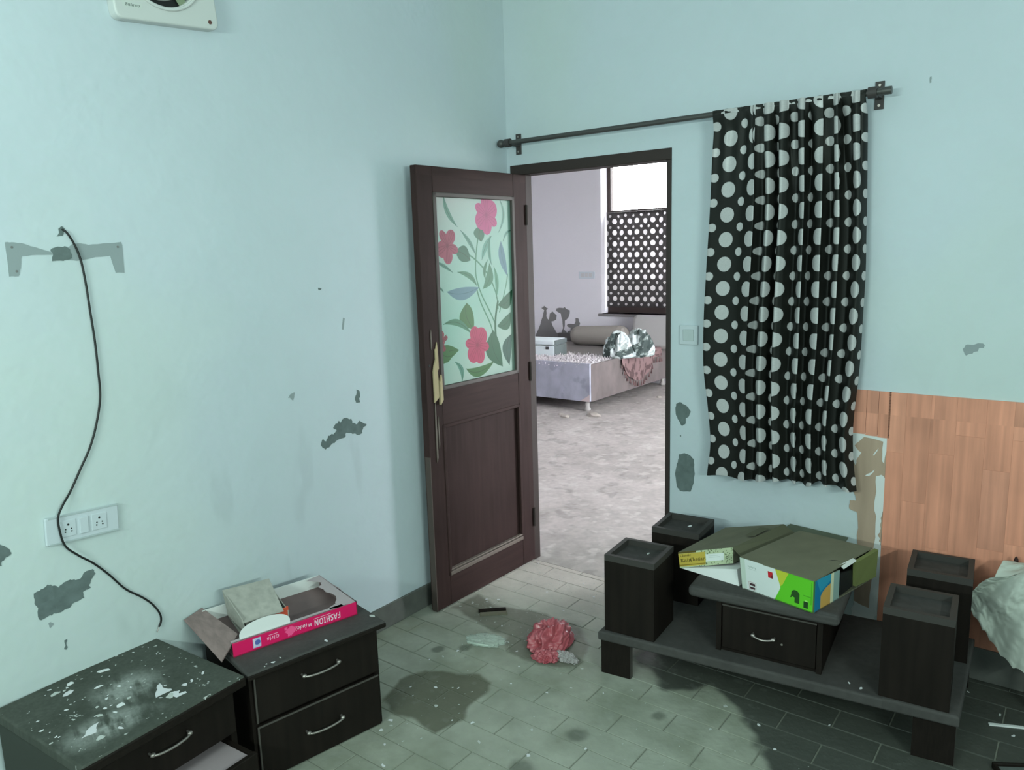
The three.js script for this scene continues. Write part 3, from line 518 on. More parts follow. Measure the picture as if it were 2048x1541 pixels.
{ // the nearer cabinet, its lower drawer pulled out
  const B = thing('bedside_cabinet', 'dusty bedside cabinet nearest the camera, its lower drawer pulled out', 'cabinet', [.2365, 0, 2.270], Math.PI / 2 + .075);
  mesh('carcass', mergeGeometries([box(-.235, -.215, 0, .375, -.22, .195), box(.215, .235, 0, .375, -.22, .195), box(-.215, .215, 0, .375, -.22, -.205), box(-.215, .215, 0, .02, -.205, .19), box(-.215, .215, .2, .21, -.205, .185)]), M.dark, B);
  const dirt = dataTex(1024, 1024, (u, v) => {
    const x = u * .5, y = v * .5; const d = fbm(x * 14, y * 14, 601, 5), s = fbm(x * 60 + y * 20, y * 12, 611, 4), f = fbm(x * 130, y * 130, 621, 3);
    const patch = Math.max(smooth(.14, .02, Math.hypot((x - .27) * 1.0, y - .24)) * .8, smooth(.16, .02, Math.hypot(x - .13, (y - .38) * 1.6)) * .9, smooth(.1, .0, Math.hypot(x - .2, (y - .42) * 2)) * .7) * smooth(.3, .62, s * .6 + d * .5);
    let c = mix3([.034, .04, .03], [.07, .078, .065], d); c = mix3(c, [.36, .38, .36], patch * .85); const k = .75 + .5 * f; c = c.map((q) => q * k);
    const fleck = smooth(.80, .83, fbm(x * 75, y * 75, 631, 3)); return mix3(c, [.55, .56, .55], fleck * .8);
  });
  const tg = new RoundedBoxGeometry(.502, .034, .488, 4, .008).translate(0, .388, .0); const p = tg.attributes.position, uv = tg.attributes.uv; for (let i = 0; i < p.count; i++) uv.setXY(i, (p.getX(i) + .25) / .5, (p.getZ(i) + .2375) / .475);
  mesh('top', tg, std({ map: dirt, roughness: .8 }), B);
  mesh('top_edge', new RoundedBoxGeometry(.503, .03, .014, 3, .006).translate(0, .3855, .24), M.dark, B);
  mesh('end_skirt', mergeGeometries([box(-.247, -.22, .2, .372, -.235, .225, .01)]), std({ color: lin(.03, .036, .028), roughness: .8 }), B);
  const d = mesh('drawer', box(-.215, .225, .218, .368, .19, .212, .004), M.dark, B); const h = bowHandle(d, .12); h.position.set(.0, .318, .212);
  const o = mesh('drawer', mergeGeometries([box(-.205, .215, .02, .19, .30, .318, .003), box(-.205, -.193, .03, .185, -.1, .30), box(.203, .215, .03, .185, -.1, .30), box(-.193, .203, .03, .038, -.1, .30)]), M.dark, B);
  mesh('paper_lining', box(-.19, .2, .172, .180, -.08, .298, .001), M.paleWood, o); const h2 = bowHandle(o, .12); h2.position.set(0, .11, .318);
}
// things on the cabinet
{ // pink shallow box; front along local x, facing +z
  const g = thing('shallow_box', 'open shallow cardboard box with bright pink printed front on cabinet', 'box', [.235, .4025, 1.707], Math.PI / 2 - .236);
  // front face from z = -> length .445, depth .33, height .052
  const L = .445, Dp = .31, h = .05, t = .004, x0 = -L / 2, x1 = L / 2, z0 = -Dp / 2, z1 = Dp / 2;
  const brown = std({ map: dataTex(256, 256, (u, v) => { const k = .75 + .5 * fbm(u * 9, v * 9, 651, 5); return [.185 * k, .125 * k, .125 * k]; }), roughness: .95 });
  const edge = std({ color: lin(.46, .38, .4), roughness: .9 }), pinkM = std({ color: lin(.68, .006, .09), roughness: .55 });
  const print = canvasTex(1024, 128, (c, w, hh) => {
    c.fillStyle = '#e0115f'; c.fillRect(0, 0, w, hh);
    c.save(); c.translate(w, hh); c.rotate(Math.PI);    // printed upside down as it stands
    c.fillStyle = '#f0d5e0'; c.textBaseline = 'middle'; c.font = 'bold 62px sans-serif'; c.save(); c.translate(150, 60); c.font = 'bold 78px sans-serif'; c.scale(.68, 1); c.fillText('FASHION', 0, 0); c.restore();
    c.font = 'bold 40px sans-serif'; c.save(); c.translate(402, 60); c.scale(.8, 1); c.fillText('M', 0, 0); c.font = 'italic bold 46px serif'; c.fillText('(ode)y', 44, 4); c.restore();
    c.fillRect(235, 98, 150, 4);
    c.fillStyle = '#ff5c95'; c.beginPath(); c.moveTo(530, 60); c.lineTo(575, 20); c.lineTo(625, 70); c.lineTo(570, 110); c.lineTo(535, 84); c.fill(); c.fillRect(560, 86, 24, 22); c.fillRect(600, 84, 24, 26); c.fillRect(585, 20, 16, 24);
    c.fillStyle = '#f6a6c2'; c.font = 'bold 44px sans-serif'; c.fillText('Girls', 668, 62); c.fillRect(680, 88, 70, 6);
    c.fillStyle = '#b9c2e0'; c.fillRect(812, 22, 62, 84); c.fillStyle = '#5a68b0'; c.beginPath(); c.arc(838, 66, 22, 0, 7); c.fill(); c.fillStyle = '#e8d5e6'; c.fillRect(858, 30, 10, 70);
    c.restore();
  });
  const base = mesh('base', box(x0, x1, 0, t, z0, z1), brown, g);
  const fr = new THREE.BoxGeometry(L, h, t).translate(0, h / 2, z1 - t / 2); mesh('front_wall', fr, [pinkM, pinkM, edge, edge, std({ map: print, roughness: .5 }), edge], g);
  mesh('back_wall', box(x0, x1, 0, h, z0, z0 + t), M.white, g);
  mesh('side_wall', box(x1 - t, x1, 0, h, z0, z1), brown, g);
  // ragged inner flap on the right and rolled top edge of the front
  mesh('torn_flap', flake(rough([[x1 - .06, z0 + .02], [x1, z0], [x1, z1], [x1 - .10, z1 - .01], [x1 - .06, z1 - .05], [x1 - .035, z1 - .1], [x1 - .05, z0 + .1], [x1 - .02, z0 + .07]], .012, 171, 4), .002).rotateX(Math.PI / 2).translate(0, h, 0), edge, g);
  mesh('front_lip', box(x0, x1 - .05, h - .003, h, z1 - .02, z1, .001), edge, g);
  // left end flap folded out and down
  mesh('end_flap', plate([-.186, .0495, .101], [-.214, .0495, -.18], [-.284, .0335, -.161], [-.269, .0145, .178], .004), std({ map: brown.map, color: lin(1.35, 1.4, 1.35), roughness: .95 }), g);
}
{ // small grey carton standing in the pink box
  const t = thing('small_carton', 'small open grey carton with orange side standing in the pink box', 'box', [.2, .4075, 1.775], 1.25);
  const grey = std({ map: dataTex(256, 256, (u, v) => { const k = .8 + .4 * fbm(u * 9, v * 9, 671, 5); return [.42 * k, .4 * k, .36 * k]; }), roughness: .9 }), orange = std({ color: lin(.62, .085, .04), roughness: .6 });
  const w = .15, d = .23, h = .088, x0 = -w / 2, x1 = w / 2, z0 = -d / 2, z1 = d / 2;
  mesh('base', box(x0, x1, 0, .003, z0, z1), grey, t);
  mesh('front_wall', plate([x0 + .012, 0, z1 - .012], [x0 + w * .66, 0, z1 - .012], [x0 + w * .66, h * .72, z1 - .008], [x0 + .005, h * .74, z1 - .006], .003), grey, t);
  mesh('front_wall', plate([x0 + w * .66, 0, z1 - .004], [x1, 0, z1 - .004], [x1, h * .97, z1], [x0 + w * .66, h * .8, z1], .003), orange, t).userData.label = 'orange printed part of the front';
  mesh('left_wall', plate([x0, 0, z0], [x0 + .012, 0, z1], [x0 - .008, h * 1.0, z1], [x0 - .012, h * 1.18, z0], .003), grey, t);
  mesh('back_wall', plate([x1, 0, z0], [x0, 0, z0], [x0, h * 1.15, z0], [x1, h * 1.15, z0], .003), grey, t);
  mesh('side_wall', plate([x1, 0, z1 - .005], [x1, 0, z0], [x1, h, z0], [x1, h * .8, z1], .003), grey, t);
  mesh('lid_flap', plate([x0 - .006, h * .86, z1 + .01], [x1 - .02, h * .9, z1 + .012], [x1 + .005, h * 1.17, z0], [x0 - .01, h * 1.19, z0], .003), grey, t);
}
{ // white paper disc piece
  const pts = [[.08, -.045], [.085, 0]]; for (let i = 1; i < 24; i++) { const a = i / 24 * Math.PI; pts.push([Math.cos(a) * .087, Math.pow(Math.sin(a), .75) * .043 + .002]); } pts.push([-.087, 0], [-.08, -.045]);
  const g = flake(pts, .0012); g.rotateX(-.12); const m = mesh('paper_piece', g, M.white); m.position.set(.349, .4545, 1.846); m.rotation.y = Math.PI / 2 - .236;
  tag(m, 'half round piece of white paper leaning behind the pink box front', 'paper');
}
// ---------- low bench with four pillar boxes and a drawer unit ----------
const TO = [.994, .793], TU = [.9918, -.1278], TV = [-.1278, -.9918], TV2 = [-.045, -.999];
const T = (a, b) => [TO[0] + a * TU[0] + b * TV2[0], TO[1] + a * TU[1] + b * TV2[1]];
const TANG = .1281, MID = .085;      // turn of the front edge; the loose boxes stand at MID
{
  const g = thing('low_bench', 'low dark wooden bench with a moulded plank top by back wall', 'bench');
  const c = [T(0, 0), T(1.235, 0), T(1.235, .585), T(0, .585)];
  const sh = new THREE.Shape(c.map(([x, z]) => new THREE.Vector2(x, -z)));
  const pl = new THREE.ExtrudeGeometry(sh, { depth: .022, bevelEnabled: true, bevelThickness: .009, bevelSize: .009, bevelSegments: 4, bevelOffset: -.009 }).rotateX(-Math.PI / 2).translate(0, .154, 0);
  mesh('plank_top', metreUV(pl), M.dusty, g);
  const leg = (a0, b0, w, d) => { const q = [T(a0, b0), T(a0 + w, b0), T(a0 + w, b0 + d), T(a0, b0 + d)]; return hexa([...q.map(([x, z]) => [x, 0, z]), ...q.map(([x, z]) => [x, .146, z])]); };
  const lm = [M.dark, M.darkEdge, M.dark, M.dark, M.dark, M.dark];
  mesh('leg', leg(.004, .018, .122, .022), lm, g); mesh('leg', leg(1.105, .018, .122, .022), lm, g); mesh('leg', leg(.004, .545, .122, .022), lm, g); mesh('leg', leg(1.105, .545, .122, .022), lm, g);
}
function pillarBox(label, a, b) {
  const [x, z] = T(a, b); const g = thing('pillar_box', label, 'pedestal box', [x, .185, z], MID + .005, 'four dark pedestal boxes on the corners of the bench');
  const w = .1025, h = .315; const t = .0185;
  mesh('body', box(-w, w, 0, h - .024, -w, w), M.dark, g);
  // mitred rim round a sunken top
  const rim = [[[-w, -w], [w, -w], [w - t, -w + t], [-w + t, -w + t]], [[w, -w], [w, w], [w - t, w - t], [w - t, -w + t]], [[w, w], [-w, w], [-w + t, w - t], [w - t, w - t]], [[-w, w], [-w, -w], [-w + t, -w + t], [-w + t, w - t]]];
  mesh('rim', mergeGeometries(rim.map((q) => { const q2 = q.slice().reverse(); const gg = hexa([...q2.map((p) => [p[0], h - .024, p[1]]), ...q2.map((p) => [p[0], h, p[1]])]); gg.clearGroups(); return gg; })), M.rim, g);
  mesh('sunken_top', box(-w + t, w - t, h - .024, h - .0225, -w + t, w - t), M.dusty, g);
  return g;
}
pillarBox('dark square box at the front left corner of bench', .118, .118);
pillarBox('dark square box at the back left corner of bench beside the doorway', .148, .487);
pillarBox('dark square box at the front right corner of bench', 1.098, .116);
pillarBox('dark square box at the back right corner of bench before the laminate', 1.118, .476);
{ // drawer unit
  const [x, z] = T(.613, .3); const g = thing('drawer_unit', 'dark single drawer unit standing in the middle of bench', 'drawer unit', [x, .185, z], MID + .02);
  const w = .185, d = .235, h = .203;
  mesh('carcass', mergeGeometries([box(-w, -w + .018, 0, h, -d, d), box(w - .018, w, 0, h, -d, d), box(-w, w, 0, .015, -d, d - .01), box(-w, w, h - .018, h, -d, d - .004), box(-w, w, 0, h, -d, -d + .015)]), M.dark, g);
  const dr = mesh('drawer', box(-w + .02, w - .02, .012, h - .02, d - .03, d - .004, .004), M.dark, g);
  mesh('bevel_edge', box(-w + .02, w - .02, h - .024, h - .018, d - .008, d - .001, .002), M.darkEdge, dr);
  const hh = bowHandle(dr, .075); hh.position.set(-.012, .098, d - .004); mesh('keyhole', new THREE.CylinderGeometry(.004, .004, .004, 10).rotateX(Math.PI / 2).translate(.05, .078, d - .003), M.metal, dr);
  mesh('top', new RoundedBoxGeometry(.525, .044, .63, 4, .018).translate(-.022, h + .0215, -.045), M.dusty, g);
}
// cartons on the drawer unit
{
  const y0 = .431;
  { // right carton with the printed front
    const P = [1.778, .682], u = [.978, .209], v = [.235, -.972], L = .275, Dp = .385, h = .118;
    const at = (a, b, y) => [P[0] + (a - L) * u[0] + b * v[0], y, P[1] + (a - L) * u[1] + b * v[1]];
    const g = thing('carton', 'green and white printed carton with a torn right end on drawer unit', 'carton');
    const front = canvasTex(1024, 440, (c, w, h2) => {
      c.fillStyle = '#dde2e2'; c.fillRect(0, 0, w, h2); c.fillStyle = '#c9d4ca'; c.fillRect(0, 0, 70, h2);
      c.fillStyle = '#5fc524'; c.beginPath(); c.moveTo(500, 0); c.lineTo(w, 0); c.lineTo(w, h2); c.lineTo(480, h2); c.lineTo(560, 250); c.fill();
      c.fillStyle = '#c0c63a'; c.beginPath(); c.moveTo(498, 0); c.lineTo(690, 0); c.lineTo(590, 190); c.lineTo(556, 230); c.fill();
      c.fillStyle = '#c8202c'; c.fillRect(395, 70, 66, 88); c.fillStyle = '#7c1a22'; c.beginPath(); c.moveTo(461, 90); c.lineTo(461, 158); c.lineTo(420, 158); c.fill();
      c.fillStyle = '#4a3036'; c.fillRect(118, 320, 76, 34); c.fillRect(118, 372, 76, 28); c.strokeStyle = '#b0636d'; c.lineWidth = 4; c.strokeRect(106, 306, 100, 104);
      c.fillStyle = '#b3beba'; for (let i = 0; i < 6; i++) c.fillRect(112 + i * 20, 78 + (i % 2) * 6, 13, 22); c.fillRect(110, 122, 120, 4);
      c.fillStyle = '#1d4a12'; c.beginPath(); c.ellipse(770, 262, 56, 52, 0, 0, 7); c.fill(); c.fillRect(762, 250, 66, 130); c.beginPath(); c.moveTo(720, 262); c.lineTo(700, 330); c.lineTo(722, 318); c.lineTo(745, 268); c.fill();
      c.fillStyle = '#123c0c'; c.fillRect(886, 318, 60, 88); c.fillStyle = '#9fe070'; c.fillRect(900, 300, 40, 18); c.fillStyle = '#4aa51c'; c.fillRect(880, 235, 100, 14); c.fillRect(980, 40, 12, 300);
    });
    const side = canvasTex(512, 300, (c, w, h2) => { c.fillStyle = '#1577a2'; c.fillRect(0, 0, w, h2); c.fillStyle = '#3f9a6a'; c.fillRect(0, 0, 16, h2); c.fillStyle = '#2f96b6'; c.beginPath(); c.moveTo(40, 0); c.lineTo(w, 0); c.lineTo(120, 130); c.fill(); c.fillStyle = '#cfa257'; c.beginPath(); c.moveTo(130, h2); c.lineTo(130, 170); c.quadraticCurveTo(180, 110, 330, 90); c.lineTo(330, h2); c.fill(); c.fillStyle = '#d8d8b8'; c.fillRect(330, 0, 60, h2); c.fillStyle = '#8fa9a4'; c.fillRect(390, 0, 200, h2); });
    const S = .43;   // right side is closed up to here, beyond it stands open
    const t = .004;
    mesh('base', hexa([at(0, 0, y0), at(L, 0, y0), at(L, Dp, y0), at(0, Dp, y0), at(0, 0, y0 + t), at(L, 0, y0 + t), at(L, Dp, y0 + t), at(0, Dp, y0 + t)]), M.board, g);
    mesh('front_wall', hexa([at(0, 0, y0), at(L, 0, y0), at(L, t, y0), at(0, t, y0), at(-.012, -.004, y0 + h), at(L, 0, y0 + h), at(L, t, y0 + h), at(-.012, t, y0 + h)]), [std({ map: front, roughness: .5 }), M.board, M.board, M.board, M.board, M.board], g);
    mesh('side_wall', hexa([at(L - t, 0, y0), at(L, 0, y0), at(L, Dp * S, y0), at(L - t, Dp * S, y0), at(L - t, 0, y0 + h), at(L, 0, y0 + h), at(L, Dp * S, y0 + h * .92), at(L - t, Dp * S, y0 + h * .92)]), [M.board, std({ map: side, roughness: .5 }), M.board, M.board, M.board, M.board], g);
    mesh('side_wall', hexa([at(0, 0, y0), at(t, 0, y0), at(t, Dp, y0), at(0, Dp, y0), at(-.012, 0, y0 + h), at(t - .012, 0, y0 + h), at(t, Dp, y0 + h), at(0, Dp, y0 + h)]), M.board, g);
    mesh('back_wall', hexa([at(0, Dp - t, y0), at(L, Dp - t, y0), at(L, Dp, y0), at(0, Dp, y0), at(0, Dp - t, y0 + h), at(L, Dp - t, y0 + h), at(L, Dp, y0 + h), at(0, Dp, y0 + h)]), M.board, g);
    mesh('lid', hexa([at(-.012, -.003, y0 + h - .002), at(L + .001, -.002, y0 + h - .002), at(L + .004, Dp, y0 + h + .008), at(-.004, Dp, y0 + h - .001), at(-.012, -.003, y0 + h + .002), at(L + .001, -.002, y0 + h + .002), at(L + .004, Dp, y0 + h + .012), at(-.004, Dp, y0 + h + .003)]), M.board, g);
    const of = mesh('end_flap', hexa([at(L + .0, Dp * .68, y0 + .02), at(L + .012, Dp * .68, y0 + .02), at(L + .02, Dp * 1.02, y0 + .02), at(L + .008, Dp * 1.02, y0 + .02), at(L + .008, Dp * .62, y0 + h + .002), at(L + .02, Dp * .62, y0 + h), at(L + .024, Dp * 1.02, y0 + h + .008), at(L + .01, Dp * 1.02, y0 + h + .01)]), std({ color: lin(.15, .17, .055), roughness: .8 }), g); of.userData.label = 'olive green end flap';
    mesh('plastic_strip', plate(at(L + .012, Dp * .44, y0 + h - .004), at(L + .018, Dp * .64, y0 + h + .006), at(L + .004, Dp * .64, y0 + h + .012), at(L - .004, Dp * .44, y0 + h + .007), .002), M.plastic, g);
    mesh('gap_shade', hexa([at(L - .006, Dp * .45, y0 + .01), at(L + .002, Dp * .45, y0 + .01), at(L + .002, Dp * .66, y0 + .02), at(L - .006, Dp * .66, y0 + .02), at(L - .006, Dp * .45, y0 + h * .8), at(L + .002, Dp * .45, y0 + h * .8), at(L + .002, Dp * .66, y0 + h * .7), at(L - .006, Dp * .66, y0 + h * .7)]), M.black, g);  // black sheet put in for the shade inside the torn opening
    mesh('torn_slit', flake(rough([[0, 0], [.03, .003], [.05, -.002], [.052, .004], [.02, .009]], .004, 181, 2), .001).rotateX(-Math.PI / 2).rotateY(.5).translate(...at(L - .05, Dp * .44, y0 + h + .0062)), M.black, g);
  }
  { // left carton, tilted lid with a gold label
    const g = thing('carton', 'tilted brown carton with gold label and white side on drawer unit', 'carton');
    const lab = canvasTex(512, 160, (c, w, h2) => {
      c.fillStyle = '#b9c3a2'; c.fillRect(0, 0, w, h2); const R = rng(31); c.fillStyle = '#3e4a2c'; for (let i = 0; i < 90; i++) { const x = 190 + R() * 320, y = R() * h2; c.save(); c.translate(x, y); c.rotate(R() * 3); c.fillRect(-7, -3, 13, 5); c.restore(); }
      c.fillStyle = '#5a4a12'; c.fillRect(0, 0, 170, 16); c.fillStyle = '#c3a948'; c.fillRect(0, 18, 252, 130); c.fillStyle = '#8a7423'; c.fillRect(0, 128, 252, 10); c.fillStyle = '#4f400c'; c.font = 'bold 30px serif'; c.fillText('Classic', 14, 48); c.font = 'bold 46px serif'; c.fillText('Kain', 14, 104); c.fillText('Chadar', 104, 100, 140);
      c.fillStyle = '#dfe3e2'; c.fillRect(256, 44, 170, 74); c.fillStyle = '#c8cfcc'; c.fillRect(280, 60, 90, 6); c.fillRect(280, 76, 110, 6);
    });
    const bo = [[1.245, .433, .588], [1.442, .484, .545], [1.52, .484, .215], [1.292, .436, .26]], tp = [[1.238, .498, .592], [1.440, .548, .548], [1.518, .549, .205], [1.288, .500, .245]];
    const body = hexa([...bo, ...tp]);
    mesh('body', body, [std({ map: lab, roughness: .5 }), M.board, M.board, M.board, M.board, M.board], g);
    // white tray below, wedge shaped because it is squashed on the left
    mesh('white_tray', hexa([[1.247, .4315, .583], [1.492, .4315, .615], [1.53, .4315, .33], [1.29, .4315, .30], [1.249, .434, .581], [1.474, .4835, .59], [1.525, .483, .32], [1.292, .436, .295]]), M.white, g);
    mesh('side_flap', plate([1.440, .548, .548], [1.505, .505, .56], [1.57, .53, .23], [1.520, .549, .205], .004), M.boardDark, g);
    mesh('tape', plate([1.436, .5515, .41], [1.47, .5545, .41], [1.492, .5555, .30], [1.455, .5525, .30], .001), M.boardDark, g);
  }
  { // flat carton behind
    const g = thing('carton', 'flat dark green carton lying behind the other two by the wall', 'carton');
    mesh('body', hexa([[1.475, .432, .225], [1.735, .432, .235], [1.72, .432, .05], [1.485, .432, .02], [1.47, .474, .225], [1.73, .476, .235], [1.722, .478, .045], [1.487, .479, .012]]), std({ color: lin(.085, .1, .065), roughness: .9 }), g);
    mesh('lid', plate([1.464, .478, .228], [1.735, .480, .238], [1.727, .483, .04], [1.484, .484, .012], .003), std({ color: lin(.11, .125, .085), roughness: .9 }), g);
  }
}
// ---------- things on the floor ----------
function crumpled(seed, rx, ry, rz, freq, depth) {
  let g = new THREE.IcosahedronGeometry(1, 24); g = mergeVertices(g.deleteAttribute('normal').deleteAttribute('uv')); const p = g.attributes.position;
  for (let i = 0; i < p.count; i++) {
    let x = p.getX(i), y = p.getY(i), z = p.getZ(i); const a = Math.atan2(z, x), l = y;
    const n = 1 - Math.abs(fbm(a * freq * .6 + 9 + l * 1.3, l * freq + Math.cos(a) * 1.5, seed, 4) - .5) * 2 * 1.3, m = Math.abs(fbm(x * freq + 5, z * freq + y * 2, seed + 7, 4) - .5) * 2;
    const r = 1 - depth * (1 - n) * .7 - depth * m + depth * .3; x *= r * rx; y *= r * ry; z *= r * rz;
    if (y < 0) { y *= .12; } p.setXYZ(i, x, y, z);
  }
  g.computeVertexNormals(); g.computeBoundingBox(); g.translate(0, -g.boundingBox.min.y, 0); return g;
}
{
  const t = thing('crumpled_cloth', 'crumpled pink red plastic wrapping on the damp floor before the doorway', 'plastic bag', [.70, 0, .705]);
  const m = new THREE.MeshPhysicalMaterial({ color: lin(.47, .10, .125), roughness: .32, clearcoat: .5, clearcoatRoughness: .3, side: THREE.DoubleSide });
  mesh('bundle', crumpled(41, .088, .085, .11, 1.45, .6), m, t);
  const f = crumpled(45, .06, .03, .05, 3, .6); f.translate(.05, 0, .105); mesh('loose_end', f, m, t);
  const cl = crumpled(47, .055, .025, .03, 4, .7); cl.translate(.125, 0, .07); mesh('clear_end', cl, new THREE.MeshPhysicalMaterial({ color: lin(.75, .7, .7), transmission: .55, roughness: .15, thickness: 0 }), t);
}
{
  const t = thing('wood_strip', 'two short dark wood strips lying on the floor beside the door', 'wood strip', [.315, 0, .625], .75);
  mesh('strip', box(-.065, .065, 0, .012, -.026, -.006, .001), M.dark, t); const s = mesh('strip', box(-.06, .068, 0, .01, .006, .028, .001), std({ color: lin(.14, .125, .09), roughness: .8 }), t);
}
{
  const m = new THREE.MeshPhysicalMaterial({ color: lin(.86, .92, .86), transmission: .6, roughness: .2, thickness: 0, side: THREE.DoubleSide });
  const t = thing('clear_wrapper', 'crumpled clear plastic wrapper lying on the damp floor left of the pink one', 'wrapper', [.455, 0, .845], .35);
  mesh('film', crumpled(61, .085, .012, .055, 3.5, .6), m, t); mesh('folded_edge', tube([[-.07, .006, .04], [-.02, .008, .05], [.03, .006, .048]], .005, 12, 6), m, t);
}
// paint flakes fallen from the walls: individuals where they can be seen
const chipG = []; { const R = rng(91); for (let k = 0; k < 7; k++) { const n = 6 + Math.floor(R() * 3), pl = []; for (let i = 0; i < n; i++) { const a = i / n * 6.283 + (R() - .5) * .5, r = .5 + R() * .5; pl.push([Math.cos(a) * r, Math.sin(a) * r * (.35 + R() * .4)]); } const g = flake(pl, .12).rotateX(-Math.PI / 2); chipG.push(g); } }
const chipM = [M.paintChip, std({ color: lin(.5, .52, .5), roughness: .9 }), std({ color: lin(.72, .72, .74), roughness: .9 })];
function chip(k, x, y, z, s, turn, label, group) {
  const m = mesh('paint_flake', chipG[k % 7], chipM[k % 3]); m.scale.set(s, .012, s); m.scale.y = Math.min(.012, s); m.position.set(x, y, z); m.rotation.y = turn;
  tag(m, label, 'paint flake', group); return m;
}
{
  const R = rng(123);
  const floorChips = [[.60, 1.19, .008], [.66, 1.18, .005], [.525, 1.237, .012], [.44, 1.29, .007], [.61, 1.33, .016], [.72, 1.36, .007], [.49, 1.33, .006], [.39, 1.05, .010], [.41, .98, .009], [.36, 1.1, .007], [.92, .80, .008], [.70, .93, .008], [.62, .84, .009], [.545, .80, .008], [.58, .70, .006], [.43, .70, .008], [.36, .6, .006], [.27, .585, .006], [.2, .53, .013], [.22, .55, .009], [.25, .5, .010], [.17, .6, .008], [.145, .66, .008], [.75, 1.05, .007], [.9, 1.02, .008], [.99, 1.24, .011], [1.2, 1.22, .009], [.96, .94, .007], [.88, 1.4, .012], [.79, 1.33, .01], [1.06, 1.36, .013], [.56, 1.51, .008], [.55, 1.55, .014], [.62, 1.6, .009], [.66, 1.55, .007], [.7, 1.68, .013], [.535, 1.49, .012], [1.49, .72, .013], [1.63, .76, .011], [1.72, .86, .011], [1.5, .88, .010], [1.83, .62, .008], [1.08, .9, .007], [1.16, .82, .007], [.93, .42, .010], [.84, .35, .008], [.86, .38, .014], [.66, .37, .008], [.58, .42, .008], [.47, .36, .007], [.40, .3, .007], [.62, .22, .009], [.72, .16, .008], [.5, .12, .008], [.16, .035, .006], [2.3, .22, .012], [2.19, .12, .008], [2.35, .33, .009]];
  const where = (x, z) => {
    if (sdPoly(x, z, stain2) < .01) return ['pale paint flake on the round olive stain before the two drawer cabinet', 'paint flakes on the olive stain'];
    if (x > 2.1) return ['pale paint flake on the dark floor under the hanging pale green cloth', 'paint flakes under the cloth'];
    if (x > 1.4) return ['pale paint flake on the dark wet floor in front of the bench', 'paint flakes before the bench'];
    if (x < .4 && z < .75) return ['pale paint flake beside the foot of the open door leaf', 'paint flakes by the door leaf'];
    if (z < .45) return ['pale paint flake on the dusty floor just inside the doorway', 'paint flakes inside the doorway'];
    if (x < .58 && z > 1.46) return ['pale paint flake at the foot of the two drawer cabinet', 'paint flakes at the cabinet foot'];
    if (z < 1.0 && x > .5) return ['pale paint flake around the pink plastic wrapping', 'paint flakes round the pink wrapping'];
    if (x < .5) return ['pale paint flake between the baseboard and the olive stain', 'paint flakes by the baseboard'];
    return ['pale paint flake on the greenish floor in the foreground between cabinets and bench', 'paint flakes in the foreground'];
  };
  floorChips.forEach(([x, z, s], i) => { const [l, gr] = where(x, z); chip(i, x, .0002, z, s, R() * 6, l, gr); });
  // crumbs too small to single out
  const im = new THREE.InstancedMesh(chipG[1], chipM[1], 420); const q = new THREE.Object3D();
  for (let i = 0; i < 420; i++) { let x, z; if (i < 170) { x = .1 + R() * .8; z = .02 + R() * .75; } else { x = .15 + R() * 1.9; z = .1 + R() * 1.7; if (x > 1.0 && z < .85) { x = .2 + R() * .7; } if (x < .56 && z > 1.4) x += .5; } const s = .0015 + R() * R() * .004; q.position.set(x, .0002, z); q.scale.set(s, .008, s); q.rotation.y = R() * 6; q.updateMatrix(); im.setMatrixAt(i, q.matrix); }
  im.name = 'paint_crumbs'; im.userData.kind = 'stuff'; im.userData.label = 'tiny pale crumbs of paint strewn over the room floor'; im.userData.category = 'debris'; im.castShadow = im.receiveShadow = true; scene.add(im);
  // flakes on the near cabinet top (y .405), cabinet frame
  const B = scene.getObjectByName('bedside_cabinet_001'); B.updateMatrixWorld();
  const put = (lx, lz, s, k, r, lab, grp) => { const v = new THREE.Vector3(lx, .4052, lz).applyMatrix4(B.matrixWorld); return chip(k, v.x, v.y, v.z, s, r, lab, grp); };
  for (let i = 0; i < 70; i++) { const lx = -.225 + R() * .42, lz = -.22 + R() * .42; const [l, gr] = lz < -.07 ? ['pale paint flake along the wall side of the nearest cabinet top', 'flakes on the wall side of the nearest cabinet'] : lz > .1 ? ['pale paint flake along the drawer side of the nearest cabinet top', 'flakes on the drawer side of the nearest cabinet'] : lx < -.02 ? ['pale paint flake in the smeared middle of nearest cabinet top towards the camera', 'flakes in the smeared middle of the nearest cabinet'] : ['pale paint flake mid way on nearest cabinet top towards the pink box', 'flakes towards the pink box']; put(lx, lz, .003 + Math.pow(R(), 3) * .02, i, R() * 6, l, gr); }
  const big = (poly, lx, lz, lab) => { const v = new THREE.Vector3(lx, .4053, lz).applyMatrix4(B.matrixWorld); const m = mesh('paint_flake', flake(poly, .0012).rotateX(-Math.PI / 2), M.paintChip); m.position.copy(v); m.rotation.y = B.rotation.y; tag(m, lab, 'paint flake'); };
  big(rough([[-.02, -.025], [.028, -.03], [.03, -.02], [.022, .0], [.03, .034], [.018, .03], [.0, .005]], .006, 191, 3), .055, .09, 'largest white paint flake, a pointed piece on the nearest cabinet top');
  big(rough([[-.012, .018], [.0, .02], [.02, .008], [.008, -.005], [.026, -.012], [.024, -.022], [-.008, -.018]], .004, 192, 3), .075, .15, 'white notched paint flake beside the largest one on nearest cabinet');
  big(rough([[-.035, -.01], [.0, .018], [.03, .022], [.01, .0], [.002, -.018]], .006, 193, 3), -.15, .11, 'ragged white paint flake near the cabinet end towards the camera');
  // few flakes on the other cabinet's top
  const A = scene.getObjectByName('bedside_cabinet'); A.updateMatrixWorld();
